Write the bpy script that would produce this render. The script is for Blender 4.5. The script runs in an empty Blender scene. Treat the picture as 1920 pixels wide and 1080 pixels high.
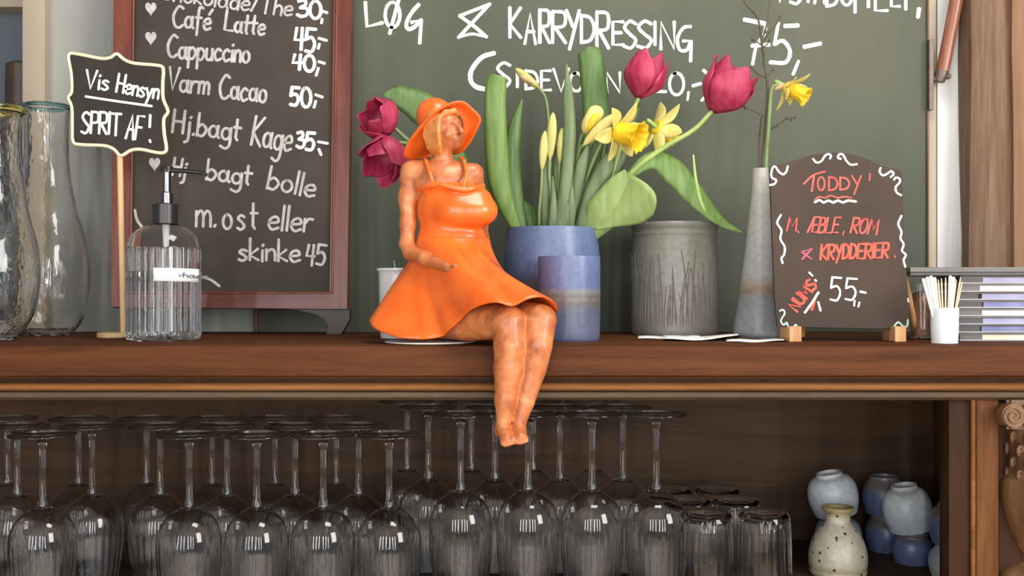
import bpy, bmesh, math, random
import numpy as np
from mathutils import Vector, Matrix, Euler

random.seed(4)
rng = np.random.default_rng(4)
SC = bpy.context.scene
COL = SC.collection
PI = math.pi

# ------------------------------------------------------------------ camera, light, exposure
FPX = 2000.0          # focal length in pixels of the 1920 px wide frame
EYE = 1.17            # lens height; the sideboard top lies at 1.10
TOP = 1.10
cam_d = bpy.data.cameras.new('camera')
cam_d.sensor_width = 36.0
cam_d.lens = 36.0 * FPX / 1920.0
cam_d.clip_start = 0.05
cam = bpy.data.objects.new('camera', cam_d)
cam.location = (0, 0, EYE)
cam.rotation_euler = (PI / 2, 0, 0)
COL.objects.link(cam)
SC.camera = cam

SC.view_settings.view_transform = 'Standard'
SC.view_settings.look = 'None'
SC.view_settings.gamma = 1.0
SC.view_settings.use_curve_mapping = False
SC.view_settings.exposure = -0.12

world = bpy.data.worlds.new('daylit_room')
SC.world = world
world.use_nodes = True
bg = world.node_tree.nodes['Background']
bg.inputs['Color'].default_value = (0.97, 0.98, 1.0, 1)
bg.inputs['Strength'].default_value = 0.27


def area(name, loc, target, sx, sy, watts, color=(1, 1, 1)):
    d = bpy.data.lights.new(name, 'AREA')
    d.shape = 'RECTANGLE'
    d.size = sx
    d.size_y = sy
    d.energy = watts
    d.color = color
    o = bpy.data.objects.new(name, d)
    o.location = loc
    v = Vector(target) - Vector(loc)
    o.rotation_euler = v.to_track_quat('-Z', 'Y').to_euler()
    COL.objects.link(o)
    return o


area('window_light_right', (2.5, -0.9, 2.05), (0.1, 1.5, 1.1), 1.1, 1.7, 88, (1.0, 0.98, 0.95))
for wx_, ww_ in ((-2.1, 25), (-1.3, 26), (-0.5, 27), (0.45, 27), (1.2, 27), (1.9, 25)):
    area('window_light_behind', (wx_, -2.6, 1.5), (wx_ * .3, 1.5, 1.25), 0.14, 2.2, ww_, (0.96, 0.98, 1.0))  # windows behind the camera, narrowed and multiplied to streak the glasses
for rx_ in (-1.75, -1.05, -0.35, 0.35, 1.05, 1.75):      # unseen lamps added to brighten the floor for streaks in the glasses
    rl = area('added_floor_light', (rx_, -1.25, 2.45), (rx_, -1.2500001, 0.0), 0.20, 2.3, 60, (1.0, 0.98, 0.95))
    rl.data.spread = math.radians(14)
area('added_overhead_light', (0.25, 0.95, 2.2), (0.25, 1.4, 1.1), 0.5, 0.5, 11, (1.0, 0.95, 0.88))  # unseen lamp added overhead to brighten the board towards its top

try:
    SC.cycles.use_denoising = True
    SC.cycles.max_bounces = 18
    SC.cycles.transmission_bounces = 18
    SC.cycles.transparent_max_bounces = 24
    SC.cycles.glossy_bounces = 8
    SC.cycles.diffuse_bounces = 4
    SC.cycles.sample_clamp_indirect = 6.0
    SC.cycles.blur_glossy = 0.4
    SC.cycles.caustics_reflective = True
    SC.cycles.caustics_refractive = True
except Exception:
    pass


# ------------------------------------------------------------------ helpers
def P(px, py, Y):
    """the point at depth Y seen at a pixel of the 1920 x 1080 photograph"""
    return Vector(((px - 960) / FPX * Y, Y, EYE - (py - 540) / FPX * Y))


def lin(c):
    r = []
    for v in c[:3]:
        v = v / 255.0
        r.append(v / 12.92 if v <= 0.04045 else ((v + 0.055) / 1.055) ** 2.4)
    return (r[0], r[1], r[2], 1.0)


def new_mat(name):
    m = bpy.data.materials.new(name)
    m.use_nodes = True
    nt = m.node_tree
    b = nt.nodes['Principled BSDF']
    return m, nt, b


def texco(nt, scale=(1, 1, 1), rot=(0, 0, 0)):
    tc = nt.nodes.new('ShaderNodeTexCoord')
    mp = nt.nodes.new('ShaderNodeMapping')
    mp.inputs['Scale'].default_value = scale
    mp.inputs['Rotation'].default_value = rot
    nt.links.new(tc.outputs['Object'], mp.inputs['Vector'])
    return mp.outputs['Vector']


def noise(nt, vec, scale, detail=4.0, rough=0.55, dist=0.0):
    n = nt.nodes.new('ShaderNodeTexNoise')
    n.inputs['Scale'].default_value = scale
    n.inputs['Detail'].default_value = detail
    n.inputs['Roughness'].default_value = rough
    n.inputs['Distortion'].default_value = dist
    nt.links.new(vec, n.inputs['Vector'])
    return n.outputs['Fac']


def ramp(nt, fac, stops):
    r = nt.nodes.new('ShaderNodeValToRGB')
    e = r.color_ramp.elements
    while len(e) < len(stops):
        e.new(0.5)
    for i, (p, c) in enumerate(stops):
        e[i].position = p
        e[i].color = lin(c)
    nt.links.new(fac, r.inputs['Fac'])
    return r.outputs['Color']


def bump(nt, b, h, strength=0.2, dist=0.002):
    n = nt.nodes.new('ShaderNodeBump')
    n.inputs['Strength'].default_value = strength
    n.inputs['Distance'].default_value = dist
    nt.links.new(h, n.inputs['Height'])
    nt.links.new(n.outputs['Normal'], b.inputs['Normal'])


def plain(name, c, rough=0.5, c2=None, scale=30.0, bmp=0.0, coat=0.0, metal=0.0, stretch=(1, 1, 1), spec=0.5, lo=.35, hi=.65):
    m, nt, b = new_mat(name)
    v = texco(nt, stretch)
    f = noise(nt, v, scale)
    if c2 is None:
        c2 = tuple(min(255, x * 1.06) for x in c)
    nt.links.new(ramp(nt, f, [(lo, c), (hi, c2)]), b.inputs['Base Color'])
    b.inputs['Roughness'].default_value = rough
    b.inputs['Metallic'].default_value = metal
    b.inputs['Specular IOR Level'].default_value = spec
    b.inputs['Coat Weight'].default_value = coat
    b.inputs['Coat Roughness'].default_value = 0.12
    if bmp:
        bump(nt, b, f, bmp)
    return m


def wood(name, dark, mid, light, along=0, rough=0.42, scale=14.0, bmp=0.12):
    m, nt, b = new_mat(name)
    st = [9.0, 9.0, 9.0]
    st[along] = 0.55
    v = texco(nt, tuple(st))
    f1 = noise(nt, v, scale * 0.35, 6, 0.6, 0.6)
    f2 = noise(nt, v, scale * 2.2, 5, 0.7)
    mx = nt.nodes.new('ShaderNodeMath')
    mx.operation = 'MULTIPLY_ADD'
    mx.inputs[1].default_value = 0.35
    nt.links.new(f2, mx.inputs[0])
    mu = nt.nodes.new('ShaderNodeMath')
    mu.operation = 'MULTIPLY'
    mu.inputs[1].default_value = 0.65
    nt.links.new(f1, mu.inputs[0])
    nt.links.new(mu.outputs[0], mx.inputs[2])
    nt.links.new(ramp(nt, mx.outputs[0], [(0.36, dark), (0.5, mid), (0.66, light)]), b.inputs['Base Color'])
    b.inputs['Roughness'].default_value = rough
    bump(nt, b, mx.outputs[0], bmp, 0.001)
    return m


def glass(name, color=(1, 1, 1), rough=0.0, ior=1.47, wobble=0.0, wscale=60.0):
    m, nt, b = new_mat(name)
    b.inputs['Base Color'].default_value = (*color, 1)
    b.inputs['Transmission Weight'].default_value = 1.0
    b.inputs['Roughness'].default_value = rough
    b.inputs['IOR'].default_value = ior
    if wobble:
        bump(nt, b, noise(nt, texco(nt, (1, 1, 0.45)), wscale, 2.0), wobble, 0.003)
    return m


def zbands(name, stops, z0, z1, rough=0.45, grain=0.06, bmp=0.1, speck=None, coat=0.2, wob=0.12):
    """glazed stoneware: colour bands by height with wavering edges"""
    m, nt, b = new_mat(name)
    tc = nt.nodes.new('ShaderNodeTexCoord')
    sep = nt.nodes.new('ShaderNodeSeparateXYZ')
    nt.links.new(tc.outputs['Object'], sep.inputs[0])
    mr = nt.nodes.new('ShaderNodeMapRange')
    mr.inputs['From Min'].default_value = z0
    mr.inputs['From Max'].default_value = z1
    nt.links.new(sep.outputs['Z'], mr.inputs['Value'])
    mp = nt.nodes.new('ShaderNodeMapping')
    nt.links.new(tc.outputs['Object'], mp.inputs['Vector'])
    f = noise(nt, mp.outputs['Vector'], 22, 3)
    ad = nt.nodes.new('ShaderNodeMath')
    ad.operation = 'MULTIPLY_ADD'
    ad.inputs[1].default_value = wob
    nt.links.new(f, ad.inputs[0])
    nt.links.new(mr.outputs[0], ad.inputs[2])
    sb = nt.nodes.new('ShaderNodeMath')
    sb.operation = 'SUBTRACT'
    sb.inputs[1].default_value = wob * 0.5
    nt.links.new(ad.outputs[0], sb.inputs[0])
    col = ramp(nt, sb.outputs[0], stops)
    fg = noise(nt, mp.outputs['Vector'], 130, 4)
    mx = nt.nodes.new('ShaderNodeMixRGB')
    mx.blend_type = 'MULTIPLY'
    mx.inputs[0].default_value = 1.0
    nt.links.new(col, mx.inputs[1])
    g = int(255 * (1 - grain * 2))
    nt.links.new(ramp(nt, fg, [(0.3, (g, g, g)), (0.7, (255, 255, 255))]), mx.inputs[2])
    out = mx.outputs[0]
    if speck:
        vo = nt.nodes.new('ShaderNodeTexVoronoi')
        vo.inputs['Scale'].default_value = speck[1]
        nt.links.new(mp.outputs['Vector'], vo.inputs['Vector'])
        sp = nt.nodes.new('ShaderNodeMixRGB')
        sp.blend_type = 'MIX'
        fr = nt.nodes.new('ShaderNodeMath')
        fr.operation = 'LESS_THAN'
        fr.inputs[1].default_value = speck[2]
        nt.links.new(vo.outputs['Distance'], fr.inputs[0])
        nt.links.new(fr.outputs[0], sp.inputs[0])
        nt.links.new(out, sp.inputs[1])
        sp.inputs[2].default_value = lin(speck[0])
        out = sp.outputs[0]
    nt.links.new(out, b.inputs['Base Color'])
    b.inputs['Roughness'].default_value = rough
    b.inputs['Coat Weight'].default_value = coat
    b.inputs['Coat Roughness'].default_value = 0.2
    bump(nt, b, fg, bmp, 0.001)
    return m


def smooth_mesh(me, angle=None):
    for p in me.polygons:
        p.use_smooth = True
    if angle is not None:
        try:
            me.set_sharp_from_angle(angle=math.radians(angle))
        except Exception:
            pass


class MB:
    """collects verts and faces, then links them as one mesh object"""

    def __init__(s):
        s.v = []
        s.f = []
        s.mi = []

    def add(s, verts, faces, mi=0):
        n = len(s.v)
        s.v += [tuple(v) for v in verts]
        s.f += [tuple(i + n for i in f) for f in faces]
        s.mi += [mi] * len(faces)
        return s

    def box(s, lo, hi, mi=0, bev=0.0, M=None):
        bm = bmesh.new()
        bmesh.ops.create_cube(bm, size=1.0)
        d = Vector(hi) - Vector(lo)
        c = (Vector(hi) + Vector(lo)) / 2
        for v in bm.verts:
            v.co = Vector((v.co.x * d.x, v.co.y * d.y, v.co.z * d.z)) + c
        if bev:
            bmesh.ops.bevel(bm, geom=bm.edges[:], offset=bev, segments=2, affect='EDGES', profile=0.6)
        if M is not None:
            bm.transform(M)
        bm.verts.index_update()
        s.add([v.co for v in bm.verts], [[v.index for v in f.verts] for f in bm.faces], mi)
        bm.free()
        return s

    def lathe(s, prof, seg=48, c=(0, 0, 0), rfun=None, mi=0, M=None, loop=False, cap=True):
        """prof: list of (r, z); rfun(theta, i, r, z) -> r.  loop=True closes the profile on itself"""
        vs, fs = [], []
        n = len(prof)
        for j in range(seg):
            t = 2 * PI * j / seg
            for i, (r, z) in enumerate(prof):
                rr = rfun(t, i, r, z) if rfun else r
                vs.append(Vector((rr * math.cos(t), rr * math.sin(t), z)))
        for j in range(seg):
            k = (j + 1) % seg
            for i in range(n if loop else n - 1):
                i2 = (i + 1) % n
                fs.append((j * n + i, k * n + i, k * n + i2, j * n + i2))
        if cap and not loop:
            fs.append(tuple(j * n for j in range(seg))[::-1])
            fs.append(tuple(j * n + n - 1 for j in range(seg)))
        if M is not None:
            vs = [M @ v for v in vs]
        cc = Vector(c)
        return s.add([v + cc for v in vs], fs, mi)

    def tube(s, pts, rad, seg=10, mi=0, flat=None, cap=True):
        pts = [Vector(p) for p in pts]
        if not isinstance(rad, (list, tuple)):
            rad = [rad] * len(pts)
        vs, fs = [], []
        n = len(pts)
        up = None
        for i, p in enumerate(pts):
            t = (pts[min(i + 1, n - 1)] - pts[max(i - 1, 0)])
            t = t.normalized() if t.length > 1e-9 else Vector((0, 0, 1))
            if up is None:
                a = Vector((0, 1, 0)) if abs(t.y) < 0.9 else Vector((1, 0, 0))
                up = (a - t * a.dot(t)).normalized()
            else:
                up = (up - t * up.dot(t))
                up = up.normalized() if up.length > 1e-9 else Vector((1, 0, 0))
            sd = t.cross(up)
            for k in range(seg):
                a = 2 * PI * k / seg
                vs.append(p + (sd * math.cos(a) + up * math.sin(a) * (flat or 1.0)) * rad[i])
        for i in range(n - 1):
            for k in range(seg):
                k2 = (k + 1) % seg
                fs.append((i * seg + k, i * seg + k2, (i + 1) * seg + k2, (i + 1) * seg + k))
        if cap:
            fs.append(tuple(range(seg))[::-1])
            fs.append(tuple(range((n - 1) * seg, n * seg)))
        return s.add(vs, fs, mi)

    def ball(s, c, r, seg=16, mi=0):
        if not isinstance(r, (list, tuple)):
            r = (r, r, r)
        rings = seg // 2
        vs = [Vector((0, 0, r[2]))]
        for i in range(1, rings):
            a = PI * i / rings
            for j in range(seg):
                b = 2 * PI * j / seg
                vs.append(Vector((r[0] * math.sin(a) * math.cos(b), r[1] * math.sin(a) * math.sin(b), r[2] * math.cos(a))))
        vs.append(Vector((0, 0, -r[2])))
        fs = []
        for j in range(seg):
            fs.append((0, 1 + j, 1 + (j + 1) % seg))
            fs.append((len(vs) - 1, 1 + (rings - 2) * seg + (j + 1) % seg, 1 + (rings - 2) * seg + j))
        for i in range(rings - 2):
            for j in range(seg):
                a, b = 1 + i * seg + j, 1 + i * seg + (j + 1) % seg
                fs.append((a, a + seg, b + seg, b))
        cc = Vector(c)
        return s.add([v + cc for v in vs], fs, mi)

    def prism(s, outline, nrm, depth, mi=0):
        """closed outline (3-D points in one plane) pushed along -nrm by depth"""
        n = len(outline)
        a = [Vector(p) for p in outline]
        b = [p - Vector(nrm) * depth for p in a]
        fs = [tuple(range(n)), tuple(range(2 * n - 1, n - 1, -1))]
        for i in range(n):
            j = (i + 1) % n
            fs.append((j, i, n + i, n + j))
        return s.add(a + b, fs, mi)

    def build(s, name, mats, parent=None, smooth=40, origin=None, fix=True):
        me = bpy.data.meshes.new(name)
        vs = s.v
        if parent is not None:
            pm = parent
            off = Vector((0, 0, 0))
            while pm is not None:
                off += pm.location
                pm = pm.parent
            vs = [tuple(Vector(v) - off) for v in vs]
        org = Vector((0, 0, 0))
        if parent is None and origin is not None:
            org = Vector(origin)
            vs = [tuple(Vector(v) - org) for v in vs]
        me.from_pydata(vs, [], s.f)
        if not isinstance(mats, (list, tuple)):
            mats = [mats]
        for m in mats:
            me.materials.append(m)
        for p, k in zip(me.polygons, s.mi):
            p.material_index = k
        if fix:
            bm = bmesh.new()
            bm.from_mesh(me)
            bmesh.ops.recalc_face_normals(bm, faces=bm.faces)
            bm.to_mesh(me)
            bm.free()
        if smooth is not None:
            smooth_mesh(me, smooth)
        o = bpy.data.objects.new(name, me)
        COL.objects.link(o)
        if parent is not None:
            o.parent = parent
        else:
            o.location = org
        return o


def tag(o, label=None, cat=None, group=None, kind=None):
    if label:
        o['label'] = label
    if cat:
        o['category'] = cat
    if group:
        o['group'] = group
    if kind:
        o['kind'] = kind
    return o


def thing(name, loc, label, cat, group=None):
    o = bpy.data.objects.new(name, None)
    o.empty_display_size = 0.02
    o.location = loc
    COL.objects.link(o)
    return tag(o, label, cat, group)


def copy_tree(o, parent=None):
    c = o.copy()
    COL.objects.link(c)
    if parent is not None:
        c.parent = parent
    for ch in list(o.children):
        copy_tree(ch, c)
    return c


def structure(name, mb, mat, smooth=40):
    o = mb.build(name, mat, None, smooth)
    o['kind'] = 'structure'
    return o


def solid(o, t, off=0.0):
    m = o.modifiers.new('solid', 'SOLIDIFY')
    m.thickness = t
    m.offset = off
    return o


def catmull(pts, n=8, closed=False):
    pts = [np.array(p, float) for p in pts]
    m = len(pts)
    out = []
    rngs = m if closed else m - 1
    for i in range(rngs):
        if closed:
            p0, p1, p2, p3 = pts[(i - 1) % m], pts[i], pts[(i + 1) % m], pts[(i + 2) % m]
        else:
            p1, p2 = pts[i], pts[i + 1]
            p0 = pts[i - 1] if i else 2 * p1 - p2
            p3 = pts[i + 2] if i + 2 < m else 2 * p2 - p1
        for k in range(n):
            t = k / n
            out.append(0.5 * ((2 * p1) + (-p0 + p2) * t + (2 * p0 - 5 * p1 + 4 * p2 - p3) * t * t + (-p0 + 3 * p1 - 3 * p2 + p3) * t ** 3))
    if not closed:
        out.append(pts[-1])
    return out


# ------------------------------------------------------------------ lettering
class Plane:
    """a real board face: point, outward normal; pixels are traced onto it"""

    def __init__(s, p, n):
        s.p = Vector(p)
        s.n = Vector(n).normalized()
        s.u = Vector((0, 0, 1)).cross(s.n)
        s.u = -s.u if s.u.x < 0 else s.u
        s.u.normalize()
        s.w = s.n.cross(s.u)
        if s.w.z < 0:
            s.w = -s.w

    def at(s, px, py, lift=0.0):
        o = Vector((0, 0, EYE))
        d = Vector(((px - 960) / FPX, 1, -(py - 540) / FPX))
        t = (s.p + s.n * lift - o).dot(s.n) / d.dot(s.n)
        return o + d * t


LIFT = [0]


def stroke(mb, plane, pts, wpx, lift=0.0006, mi=0, smooth=False):
    LIFT[0] = (LIFT[0] + 1) % 23
    lift = lift + LIFT[0] * 0.000022
    if smooth and len(pts) > 2:
        pts = catmull(pts, 5)
    q = [plane.at(p[0], p[1]) for p in pts]
    scale = q[0].y / FPX
    hw = wpx * 0.5 * scale
    n = len(q)
    L, R = [], []
    for i in range(n):
        t = q[min(i + 1, n - 1)] - q[max(i - 1, 0)]
        if t.length < 1e-9:
            t = plane.u.copy()
        t.normalize()
        nn = plane.n.cross(t).normalized()
        k = hw * (0.92 + 0.16 * random.random())
        c = q[i]
        if i == 0:
            c = c - t * hw * 0.5
        if i == n - 1:
            c = c + t * hw * 0.5
        L.append(c + nn * k)
        R.append(c - nn * k)
    t0 = (q[1] - q[0]).normalized()
    t1 = (q[-1] - q[-2]).normalized()
    outl = [q[0] - t0 * hw * 0.95] + L + [q[-1] + t1 * hw * 0.95] + R[::-1]
    # strip of quads with a raised face
    up = plane.n * lift
    vs = []
    fs = []
    for a, b in zip(L, R):
        vs += [a + up, b + up, a + plane.n * 0.0001, b + plane.n * 0.0001]
    for i in range(n - 1):
        a, b = i * 4, i * 4 + 4
        fs += [(a, a + 1, b + 1, b), (a + 2, a, b, b + 2), (a + 1, a + 3, b + 3, b + 1)]
    k = len(vs)
    vs += [outl[0] + up, outl[0], q[-1] + t1 * hw * 1.2 + up, q[-1] + t1 * hw * 1.2]
    e = (n - 1) * 4
    fs += [(1, 0, k), (0, 2, k + 1, k), (3, 1, k, k + 1), (e, e + 1, k + 2), (e + 2, e, k + 2, k + 3), (e + 1, e + 3, k + 3, k + 2)]
    mb.add(vs, fs, mi)


def ell(x0, y0, x1, y1, a0=100, sweep=370, n=14):
    cx, cy, rx, ry = (x0 + x1) / 2, (y0 + y1) / 2, (x1 - x0) / 2, (y1 - y0) / 2
    return [(cx + rx * math.cos(math.radians(a0 + sweep * i / n)), cy + ry * math.sin(math.radians(a0 + sweep * i / n))) for i in range(n + 1)]


G = {}


def gl(ch, w, *ss):
    out = []
    for x in ss:
        if isinstance(x, str):
            sm = x.startswith('~')
            out.append((sm, [tuple(float(a) for a in t.split(',')) for t in x.lstrip('~').split()]))
        else:
            out.append((False, x))
    G[ch] = (w, out)


gl('A', .6, '0,0 .3,1 .6,0', '.12,.4 .5,.4')
gl('B', .5, '0,0 0,1', '~0,1 .4,.95 .4,.6 0,.52', '~0,.52 .5,.45 .48,.05 0,0')
gl('C', .58, '~.55,.9 .3,1 .05,.7 0,.4 .15,.05 .4,0 .58,.12')
gl('D', .5, '0,0 0,1', '~0,1 .35,.9 .5,.5 .35,.1 0,0')
gl('E', .5, '.5,1 0,1 0,0 .5,0', '0,.52 .4,.52')
gl('F', .5, '.5,1 0,1 0,0', '0,.52 .38,.52')
gl('G', .58, '~.55,.95 .25,.9 0,.5 .1,.1 .4,.1 .55,.4', '.25,.42 .58,.42 .55,-.3')
gl('H', .5, '0,0 0,1', '.5,0 .5,1', '0,.5 .5,.5')
gl('I', .08, '.04,0 .04,1')
gl('K', .5, '0,0 0,1', '.5,1 0,.45 .5,0')
gl('L', .5, '0,1 0,0 .5,0')
gl('M', .7, '0,0 .08,1 .35,.3 .62,1 .7,0')
gl('N', .5, '0,0 0,1 .5,0 .5,1')
gl('O', .55, ell(0, 0, .55, 1))
gl('P', .45, '0,0 0,1', '~0,1 .45,.95 .45,.55 0,.48')
gl('R', .5, '0,0 0,1', '~0,1 .45,.95 .45,.55 0,.48', '.1,.48 .5,0')
gl('S', .5, '~.5,.9 .25,1 .02,.78 .25,.52 .5,.3 .3,.02 0,.08')
gl('T', .6, '0,1 .6,1', '.3,1 .3,0')
gl('U', .5, '~0,1 0,.2 .25,0 .5,.2 .5,1')
gl('V', .56, '0,1 .28,0 .56,1')
gl('Y', .5, '0,1 .25,.5', '.5,1 .12,-.2')
gl('\u00c6', .8, '0,0 .35,1 .8,1', '.35,1 .38,0 .8,0', '.15,.45 .7,.5')
gl('\u00d8', .6, ell(0, 0, .55, 1), '.62,1.12 0,-.2')
gl('&', .9, '0,.65 .9,1 0,0 .85,.05 0,.65')
gl('a', .48, ell(0, 0, .4, .5, 60, 360), '~.42,.52 .42,.1 .5,0')
gl('b', .42, '0,1 0,0', '~0,.35 .2,.52 .42,.3 .25,0 0,.05')
gl('c', .4, '~.38,.45 .2,.52 0,.28 .15,0 .4,.08')
gl('d', .44, ell(0, 0, .4, .5, 60, 360), '.42,1 .42,0')
gl('e', .4, '~0,.26 .38,.32 .3,.52 .08,.45 0,.2 .15,0 .4,.08')
gl('\u00e9', .4, '~0,.26 .38,.32 .3,.52 .08,.45 0,.2 .15,0 .4,.08', '.28,.72 .45,.95')
gl('f', .36, '~.4,.95 .25,1 .15,.8 .12,-.3', '0,.5 .32,.5')
gl('g', .42, ell(0, 0, .4, .5, 60, 360), '~.42,.52 .42,-.2 .25,-.4 0,-.32')
gl('h', .38, '0,1 0,0', '~0,.35 .2,.52 .36,.4 .38,0')
gl('i', .06, '.03,.5 .03,0', '.03,.72 .06,.76')
gl('j', .2, '~.15,.55 .15,-.2 0,-.35', '.16,.75 .19,.79')
gl('k', .35, '0,1 0,0', '.32,.52 0,.22 .35,0')
gl('l', .06, '.03,1 .03,0')
gl('m', .57, '0,.5 0,0', '~0,.35 .15,.52 .27,.4 .28,0', '~.28,.35 .42,.52 .55,.4 .57,0')
gl('n', .36, '0,.5 0,0', '~0,.35 .2,.52 .34,.4 .36,0')
gl('o', .42, ell(0, 0, .42, .52))
gl('p', .42, '0,.5 0,-.4', '~0,.35 .2,.52 .42,.3 .25,0 0,.05')
gl('r', .32, '0,.5 0,0', '~0,.3 .15,.5 .32,.5')
gl('s', .32, '~.32,.46 .15,.52 .02,.4 .2,.27 .32,.12 .15,0 0,.06')
gl('t', .32, '.12,.9 .12,.1 .2,0', '0,.55 .32,.55')
gl('u', .37, '~0,.5 0,.1 .18,0 .34,.15 .35,.5', '.35,.5 .37,0')
gl('v', .36, '0,.5 .18,0 .36,.5')
gl('y', .4, '0,.5 .2,.05', '.4,.5 .1,-.35')
gl('0', .5, ell(0, 0, .5, 1))
gl('2', .5, '~0,.8 .25,1 .45,.75 .3,.4 0,0', '0,0 .5,-.02')
gl('3', .48, '~.05,.95 .35,1 .4,.75 .15,.55', '~.15,.55 .5,.45 .45,.1 .2,0 0,.1')
gl('4', .45, '.1,1 0,.45 .45,.45', '.38,1 .32,0')
gl('5', .5, '.08,1 .02,.55', '~.02,.55 .3,.62 .45,.35 .3,.02 0,.05', '.08,1 .5,.97')
gl(',', .1, '.08,.05 0,-.25')
gl('.', .08, '.02,.02 .05,.06')
gl('-', .4, '0,.42 .4,.46')
gl('!', .06, '.03,1 .03,.3', '.03,.0 .04,.05')
gl('/', .3, '0,0 .3,1')


def boxed(mb, plane, items, wpx, mi=0):
    """items: (char, x0, ytop, x1, ybottom) in photograph pixels"""
    for ch, x0, yt, x1, yb in items:
        w, ss = G[ch]
        xs = [p[0] for _, s in ss for p in s]
        ys = [p[1] for _, s in ss for p in s]
        ax, bx, ay, by = min(xs), max(xs), min(ys), max(ys)
        for sm, s in ss:
            q = [(x0 + (p[0] - ax) / max(bx - ax, 1e-3) * (x1 - x0) if bx - ax > .07 else (x0 + x1) / 2,
                  yb + (p[1] - ay) / max(by - ay, 1e-3) * (yt - yb)) for p in s]
            stroke(mb, plane, q, wpx, mi=mi, smooth=sm)


def word(mb, plane, text, x0, y0, x1, y1, h, wpx, slant=0.0, mi=0, gap=.14):
    """text between (x0,y0) and (x1,y1) on its baseline with cap height h"""
    tot = 0
    adv = []
    for ch in text:
        adv.append(tot)
        tot += (G[ch][0] if ch != ' ' else .35) + gap
    tot -= gap
    dx, dy = x1 - x0, y1 - y0
    L = math.hypot(dx, dy)
    cx, sx = dx / L, dy / L
    k = L / tot
    for ch, a in zip(text, adv):
        if ch == ' ':
            continue
        jit = random.uniform(-.03, .03) * h
        for sm, s in G[ch][1]:
            q = []
            for (gx, gy) in s:
                u = (a + gx) * k + gy * h * slant
                v = gy * h + jit
                q.append((x0 + u * cx + v * sx, y0 + u * sx - v * cx))
            stroke(mb, plane, q, wpx, mi=mi, smooth=sm)


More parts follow.
